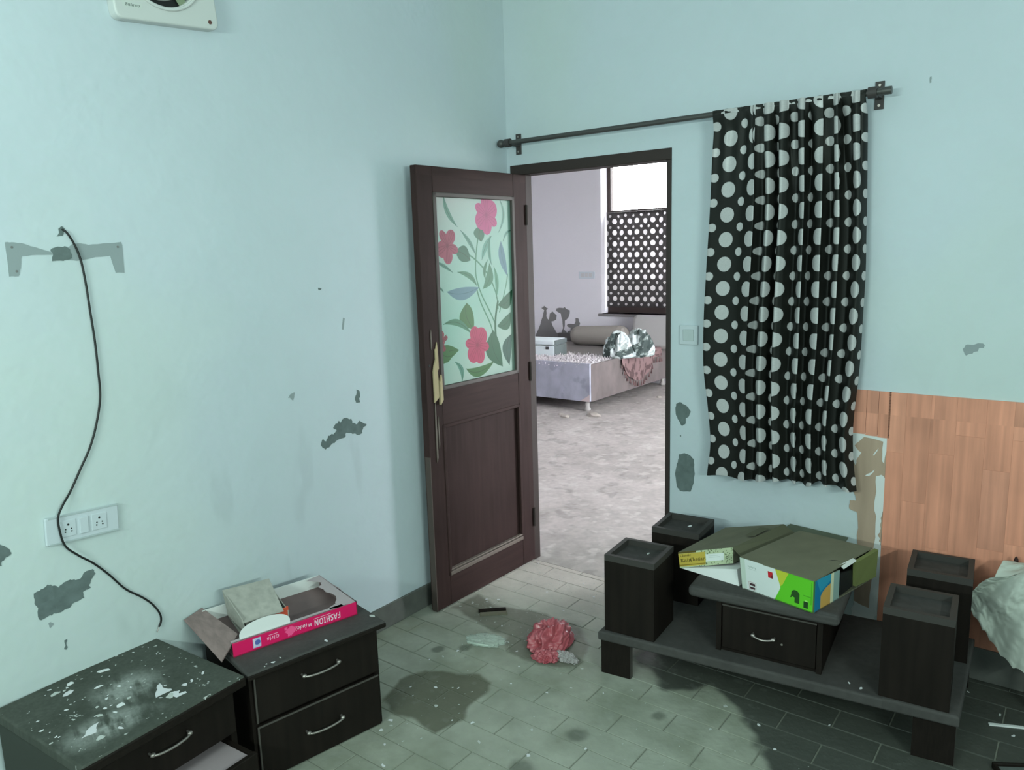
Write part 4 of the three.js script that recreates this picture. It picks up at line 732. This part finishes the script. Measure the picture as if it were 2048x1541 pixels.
  for (const [lx, lz, s] of [[.235, .15, .016], [.03, .195, .012], [-.16, .2, .01], [-.18, .195, .006], [-.13, .19, .007], [-.19, .205, .005]]) { const v = new THREE.Vector3(lx, .4023, lz).applyMatrix4(A.matrixWorld); chip(Math.floor(lx * 50) + 20, v.x, v.y, v.z, s, R() * 6, 'pale paint flake on the cabinet top in front of the pink box', 'paint flakes before the pink box'); }
  const mk = (x, y, z, s, lab, grp) => chip(Math.floor(x * 100), x, y, z, s, R() * 6, lab, grp);
  { const [x, z] = T(.905, .05), [x2, z2] = T(.945, .035); mk(x, .1853, z, .009, 'pale paint flake on the bench plank near its front edge', 'paint flakes on the bench'); mk(x2, .1853, z2, .010, 'pale paint flake on the bench plank near its front edge', 'paint flakes on the bench'); }
  { const [x, z] = T(.14, .15); mk(x, .4778, z, .012, 'pale paint flake in the sunken top of the front left box'); const [x2, z2] = T(.165, .52); mk(x2, .4778, z2, .014, 'pale paint flake in the sunken top of the back left box'); }
}
{ // white sliver on the floor at the right
  const t = mesh('white_strip', new RoundedBoxGeometry(.11, .006, .014, 2, .002), M.white); t.position.set(2.325, .0032, .285); t.rotation.y = .42; tag(t, 'thin white strip lying on the dark floor under the hanging cloth', 'strip');
}
{ // pale cloth with a scalloped edge over a small stand
  const s = thing('small_stand', 'small dark wooden stand under the pale green cloth at the right', 'stand', [2.56, 0, .13]);
  for (const [x, z] of [[-.17, -.09], [.17, -.09], [-.15, .03], [.17, .03]]) { mesh('leg', box(x - .012, x + .012, 0, .47, z - .012, z + .012, .003), M.dark, s); }
  mesh('top', box(-.19, .19, .47, .488, -.115, .05, .004), M.dark, s);
  mesh('post', new THREE.LatheGeometry([[0, 0], [.008, 0], [.008, .02], [.004, .026], [.009, .036], [.007, .05], [.003, .06], [0, .062]].map((p) => new THREE.Vector2(...p)), 14).translate(-.262, .47, -.09), M.door, s); mesh('bracket_arm', box(-.27, -.18, .462, .472, -.1, -.08, .002), M.dark, s);
  mesh('rail', box(-.15, .19, .5, .512, -.115, -.1, .002), M.dark, s);
  const c = thing('cloth', 'pale green cloth with a scalloped lace edge draped over the stand', 'cloth');
  const NU = 150, NV = 90, pos = [], idx = [], uv = [];
  // u runs along the hem from the left end to the right, v from the top of the fall down to the hem
  for (let j = 0; j <= NV; j++) for (let i = 0; i <= NU; i++) {
    const u = i / NU, v = j / NV;
    const xt = lerp(2.245, 2.68, u), yt = lerp(.478, .53, smooth(0, .25, u)) - .008 * Math.sin(u * 9), zt = .14;
    const xb = lerp(2.135, 2.70, Math.pow(u, 1.1)), yb = lerp(.335, .185, smooth(0, .38, u)) + .012 * Math.abs(Math.sin(u * 52)), zb = lerp(.10, .20, smooth(0, .4, u));
    const f = Math.sin(u * 26 + v * 3 + 1.5 * Math.sin(u * 7)) * .022 + Math.sin(u * 11 - v * 4) * .022 + (fbm(u * 9, v * 5, 705, 4) - .5) * .06;
    const amp = .35 + .65 * v; const curve = Math.sin(v * 1.57);
    pos.push(lerp(xt, xb, v) + f * .3 * amp, lerp(yt, yb, Math.pow(v, 1.25)) + f * .25 * (1 - v), lerp(zt, zb, curve) + f * amp); uv.push(u, v);
  }
  for (let j = 0; j < NV; j++) for (let i = 0; i < NU; i++) { const a = j * (NU + 1) + i, b = a + 1, cc = a + NU + 1, d = cc + 1; idx.push(a, cc, b, b, cc, d); }
  const g = new THREE.BufferGeometry(); g.setAttribute('position', new THREE.Float32BufferAttribute(pos, 3)); g.setAttribute('uv', new THREE.Float32BufferAttribute(uv, 2)); g.setIndex(idx); g.computeVertexNormals();
  const cm = std({ color: lin(.52, .55, .5), roughness: .95 });
  mesh('fall', g, cm, c);
  const p2 = [], i2 = []; for (let j = 0; j <= 30; j++) for (let i = 0; i <= 90; i++) { const u = i / 90, v = j / 30; p2.push(lerp(lerp(2.275, 2.245, v), 2.68, u), lerp(.506, lerp(.478, .53, smooth(0, .25, u)) - .008 * Math.sin(u * 9), v * v) + .03 * fbm(u * 8, v * 4, 711, 4) * Math.sin(v * 3.1), lerp(.03, .141, v)); }
  for (let j = 0; j < 30; j++) for (let i = 0; i < 90; i++) { const a = j * 91 + i; i2.push(a, a + 91, a + 1, a + 1, a + 91, a + 92); }
  const g2 = new THREE.BufferGeometry(); g2.setAttribute('position', new THREE.Float32BufferAttribute(p2, 3)); g2.setIndex(i2); g2.computeVertexNormals(); mesh('top_fold', g2, cm, c);
}
{ // corner of a grey tray at the lower right
  const t = thing('grey_tray', 'grey tray with a dark rim at the bottom right corner of photo', 'tray', [2.50, 0, .60], .55);
  mesh('bed', box(-.13, .13, .004, .012, -.13, .13, .003), std({ color: lin(.1, .115, .11), roughness: .7 }), t);
  mesh('rim', mergeGeometries([box(-.14, .14, 0, .02, -.14, -.13, .003), box(-.14, .14, 0, .02, .13, .14, .003), box(-.14, -.13, 0, .02, -.13, .13, .003), box(.13, .14, 0, .02, -.13, .13, .003)]), M.dark, t);
}
// ---------- far room ----------
{ // curtain on the far window
  const c = thing('curtain', 'dark polka dot curtain covering the lower part of far window', 'curtain', [0, 0, 0]);
  const mat = new THREE.MeshPhysicalMaterial({ ...dotFabric(.112, .137, .032, .017, [.025, .022, .022], [.55, .52, .53]), side: THREE.DoubleSide, transmission: .07, thickness: 0 }); mat.roughness = 1;
  const NU = 200, NV = 40, pos = [], uv = [], idx = [];
  for (let j = 0; j <= NV; j++) for (let i = 0; i <= NU; i++) { const u = i / NU, v = j / NV; const y = lerp(2.1 + .012 * Math.abs(Math.sin(u * 22)), .93, v); pos.push(lerp(-2.60, -1.33, u), y, -5.415 + .012 * Math.sin(u * 42 + v) * (1 - .3 * v)); uv.push(u * 1.32, v * 1.17 + .03); }
  for (let j = 0; j < NV; j++) for (let i = 0; i < NU; i++) { const a = j * (NU + 1) + i, b = a + 1, cc = a + NU + 1, d = cc + 1; idx.push(a, cc, b, b, cc, d); }
  const gg = new THREE.BufferGeometry(); gg.setAttribute('position', new THREE.Float32BufferAttribute(pos, 3)); gg.setAttribute('uv', new THREE.Float32BufferAttribute(uv, 2)); gg.setIndex(idx); gg.computeVertexNormals();
  mesh('cloth', gg, mat, c);
  mesh('wire', new THREE.CylinderGeometry(.004, .004, 1.3, 8).rotateZ(Math.PI / 2).translate(-1.96, 2.115, -5.415), M.rod, c);
}
{ // switch on the far wall
  const s = thing('far_switch_plate', 'small switch plate on the pale wall left of far window', 'wall switch', [-2.835, 1.34, FARZ]);
  mesh('plate', new RoundedBoxGeometry(.24, .09, .012, 2, .004).translate(0, 0, .006), M.wallPlate, s);
  mesh('module', mergeGeometries([-.06, 0, .06].map((x) => box(x - .024, x + .024, -.026, .026, .011, .016, .002))), std({ color: lin(.55, .55, .57), roughness: .6 }), s);
}
{ // bed
  const b = thing('bed', 'wooden double bed with grey foot panel standing in the far room', 'bed', [-1.66, 0, -3.44]);
  const grey = std({ map: dataTex(512, 256, (u, v) => { const k = .75 + .5 * fbm(u * 12, v * 7, 801, 5), w = smooth(.55, .7, fbm(u * 9, v * 9 + 4, 811, 4)); return mix3([.40 * k, .41 * k, .49 * k], [.25, .26, .33], w * .5); }), roughness: .7 });
  const brown = std({ map: dataTex(512, 256, (u, v) => { const k = .75 + .5 * fbm(u * 12, v * 7, 821, 5); return [.19 * k, .16 * k, .155 * k]; }), roughness: .85 });
  mesh('foot_panel', box(-1.62, 0, .105, .505, -.03, 0, .004), grey, b);
  mesh('side_panel', box(-.03, 0, .10, .49, -1.82, -.03, .004), brown, b);
  mesh('side_panel', box(-1.62, -1.59, .10, .49, -1.82, -.03, .004), brown, b);
  mesh('corner_chip', flake([[-.12, .106], [-.003, .106], [-.003, .18], [-.05, .15]], .001).translate(0, 0, .0002), std({ color: lin(.6, .5, .5), roughness: .9 }), b).userData.label = 'pale bare corner of the foot panel';
  mesh('platform', box(-1.59, -.03, .40, .47, -1.82, -.03), std({ color: lin(.22, .2, .19), roughness: .95 }), b);
  mesh('headboard', box(-1.62, 0, .1, .58, -1.855, -1.82, .01), std({ color: lin(.12, .115, .11), roughness: .7 }), b);
  for (const [x, z] of [[-.06, -.05], [-1.56, -.05], [-.06, -1.78], [-1.56, -1.78]]) mesh('leg', new THREE.LatheGeometry([[0, 0], [.03, 0], [.035, .02], [.022, .045], [.026, .07], [.02, .105], [0, .105]].map((p) => new THREE.Vector2(...p)), 18).translate(x, 0, z), std({ color: lin(.42, .4, .38), roughness: .6 }), b);
}
{ // shaggy rug
  const R = rng(55), g0 = new THREE.PlaneGeometry(.007, .05, 1, 2).translate(0, .022, 0); const N = 14000, im = new THREE.InstancedMesh(g0, std({ color: lin(.8, .75, .77), roughness: 1 }), N), q = new THREE.Object3D();
  for (let i = 0; i < N; i++) { const x = -3.2 + R() * 1.5, z = -3.47 - R() * R() * .75; q.position.set(x, .465, z); q.rotation.set((R() - .5) * 1.8, R() * 6, (R() - .5) * 1.8); const s = .5 + R() * .7; q.scale.set(s, s, s); q.updateMatrix(); im.setMatrixAt(i, q.matrix); }
  im.name = 'shaggy_rug'; im.userData.kind = 'stuff'; im.userData.label = 'whitish shaggy rug spread along the foot of bed'; im.userData.category = 'rug'; im.castShadow = im.receiveShadow = true; scene.add(im);
}
function cushion(name, label, cat, w, h, d, pos, rot, mat, seed, amp = .012) {
  let g = mergeVertices(new RoundedBoxGeometry(w, h, d, 12, Math.min(w, h, d) * .48).deleteAttribute('uv').deleteAttribute('normal')); const p = g.attributes.position;
  for (let i = 0; i < p.count; i++) { const x = p.getX(i), y = p.getY(i), z = p.getZ(i); const n = (fbm(x * 9 + 3, z * 9 + y * 7, seed, 4) - .5) * amp * 2; p.setXYZ(i, x * (1 + n), y + n * (h / .2), z + n); }
  g.computeVertexNormals(); const m = mesh(name, g, mat); m.position.set(...pos); m.rotation.set(...rot); tag(m, label, cat); return m;
}
const greyCloth = std({ color: lin(.3, .275, .25), roughness: 1 });
cushion('bolster', 'long grey brown bolster pillow lying against the bed head', 'pillow', .80, .24, .26, [-2.50, .6, -5.04], [0, .04, .03], greyCloth, 851);
cushion('pillow', 'pale grey pillow leaning on wall under the far window', 'pillow', .66, .42, .14, [-1.74, .66, -5.12], [-.25, 0, .02], std({ color: lin(.4, .39, .38), roughness: 1 }), 852);
{ // pale case on the bed
  const t = thing('case', 'pale blue white storage case with dark end on bed', 'case', [-2.62, .478, -3.97], .12);
  const pale = std({ color: lin(.78, .86, .88), roughness: .5 }), dk = std({ color: lin(.14, .17, .17), roughness: .6 });
  mesh('body', new RoundedBoxGeometry(.46, .13, .3, 3, .012).translate(0, .065, 0), pale, t);
  mesh('lid', new RoundedBoxGeometry(.465, .06, .305, 3, .02).translate(0, .165, 0), pale, t);
  mesh('end_cover', new RoundedBoxGeometry(.012, .13, .29, 2, .005).translate(.232, .066, 0), dk, t);
  mesh('lid_end', new RoundedBoxGeometry(.012, .055, .29, 2, .005).translate(.236, .165, 0), dk, t);
  mesh('seam', box(-.232, .232, .131, .134, .15, .1515), M.black, t); mesh('latch', box(.12, .16, .09, .12, .15, .155, .002), M.black, t);
}
{ // patterned bundle
  const tex = dataTex(256, 256, (u, v) => { const n = fbm(u * 6, v * 6, 871, 4), m = fbm(u * 14 + 4, v * 14, 881, 3); let c = mix3([.62, .68, .68], [.06, .085, .08], smooth(.5, .56, n)); return mix3(c, [.3, .36, .34], smooth(.6, .66, m) * .8); });
  const m = std({ map: tex, roughness: .8 });
  const t = thing('cloth_bag', 'stuffed bag in black and white patterned cloth on bed', 'bag', [-1.70, .47, -4.15], .3);
  const withUV = (g) => { const p = g.attributes.position, uv = new Float32Array(p.count * 2); for (let i = 0; i < p.count; i++) { uv[2 * i] = p.getX(i) * 2 + p.getZ(i) * .7; uv[2 * i + 1] = p.getY(i) * 2.4 + p.getZ(i); } g.setAttribute('uv', new THREE.BufferAttribute(uv, 2)); return g; };
  mesh('bundle', withUV(crumpled(873, .17, .26, .14, 1.8, .35).translate(-.02, 0, .02)), m, t);
  mesh('bundle', withUV(crumpled(877, .18, .28, .15, 1.6, .35).translate(.17, 0, -.12)), m, t);
  mesh('handle', tube([[-.1, .22, .06], [-.04, .3, .05], [.05, .27, .02], [.1, .2, 0]], .014, 20, 8), std({ color: lin(.66, .72, .72), roughness: .8 }), t);
}
{ // throw with tassels over the bed side
  const t = thing('throw_blanket', 'pinkish throw with brown tassels hanging over the bed side', 'blanket', [-1.655, .475, -4.55]);
  const tex = dataTex(256, 256, (u, v) => { const n = fbm(u * 12, v * 9, 891, 4); return mix3([.27, .175, .175], [.12, .075, .075], smooth(.5, .6, n)); });
  const pos = [], uv = [], idx = [], NU = 60, NV = 26; const tass = [];
  for (let j = 0; j <= NV; j++) for (let i = 0; i <= NU; i++) {
    const u = i / NU, v = j / NV, l = v * .5, hang = .05 + .24 * Math.pow(Math.sin(clamp(u * 1.25) * 3.14), .7) + .05 * u; const bend = .27; const n = (fbm(u * 8, v * 6, 895, 4) - .5) * .035;
    let x, y; if (l < bend) { x = -bend + l + .01; y = .015 + n + .012; } else { const d = (l - bend) / (.5 - bend) * hang; x = .018 + n * .4 + .01 * Math.sin(u * 30); y = .018 - d; if (j === NV && i % 3 === 0) tass.push([x, y, .48 - u * .98]); }
    pos.push(x, y, .48 - u * .98); uv.push(u * 2, v);
  }
  for (let j = 0; j < NV; j++) for (let i = 0; i < NU; i++) { const a = j * (NU + 1) + i, b = a + 1, c = a + NU + 1, d = c + 1; idx.push(a, c, b, b, c, d); }
  const g = new THREE.BufferGeometry(); g.setAttribute('position', new THREE.Float32BufferAttribute(pos, 3)); g.setAttribute('uv', new THREE.Float32BufferAttribute(uv, 2)); g.setIndex(idx); g.computeVertexNormals();
  mesh('blanket', g, std({ map: tex, roughness: 1 }), t);
  const tm = std({ color: lin(.17, .1, .1), roughness: 1 }), tg = new THREE.ConeGeometry(.011, .07, 6).translate(0, -.03, 0); for (const p of tass) { const m = mesh('tassel', tg, tm, t); m.position.set(...p); }
}
// rubble by the bed
{
  const R = rng(65), rm = std({ color: lin(.42, .38, .34), roughness: .95 });
  const stone = (x, z, s, fl, lab) => { let g = mergeVertices(new THREE.IcosahedronGeometry(1, 3).deleteAttribute('normal').deleteAttribute('uv')); const p = g.attributes.position, sd = Math.floor(x * 1000 + 5000); for (let i = 0; i < p.count; i++) { const k = .7 + .6 * fbm(p.getX(i) * 2 + 9, p.getZ(i) * 2 + p.getY(i) * 3, sd, 3); p.setXYZ(i, p.getX(i) * k * s, Math.max(p.getY(i) * k * s * fl, -.0), p.getZ(i) * k * s * .7); } g.computeVertexNormals(); const m = mesh('rubble', toCreasedNormals(g, .5), rm); m.position.set(x, 0, z); tag(m, lab, 'rubble'); };
  stone(-1.76, -3.12, .055, .5, 'pale flat rubble piece on far floor left of the bed leg'); stone(-1.86, -3.2, .04, .4, 'small pale rubble piece furthest left before the bed'); stone(-1.53, -3.3, .075, .5, 'largest pale rubble lump beside the bed corner leg'); stone(-1.40, -4.5, .035, .6, 'small dark rubble lump near the right door jamb');
}
// ---------- added lamps, out of view ----------
function addedTubeLamp(label, pos, dir, len, power) {  // unseen lamps, added and weighted to even out the brightness of the walls
  const l = thing('added_tube_lamp', label, 'lamp', pos); l.lookAt(pos[0] + dir[0], pos[1] + dir[1], pos[2] + dir[2]);
  mesh('batten', new RoundedBoxGeometry(len + .06, .05, .03, 2, .006).translate(0, 0, .0), M.white, l);
  mesh('glowing_tube', new THREE.CylinderGeometry(.013, .013, len, 14).rotateZ(Math.PI / 2).translate(0, 0, .034), std({ color: lin(.9, .9, .9), emissive: LAMP, emissiveIntensity: 6 }), l);
  const a = new THREE.RectAreaLight(LAMP, LAMP_NITS * power, len, .06); a.position.copy(new THREE.Vector3(0, 0, .052).applyMatrix4((l.updateMatrixWorld(), l.matrixWorld))); a.lookAt(a.position.x + dir[0], a.position.y + dir[1], a.position.z + dir[2]); scene.add(a);
}
addedTubeLamp('added unseen tube lamp on the wall behind the camera', [1.4, 2.0, 4.775], [0, -.05, -1], 1.2, .88);
addedTubeLamp('added unseen tube lamp on the right wall', [4.17, 1.85, 2.9], [-1, 0, 0], 1.2, 1.06);
renderer.render(scene, camera);
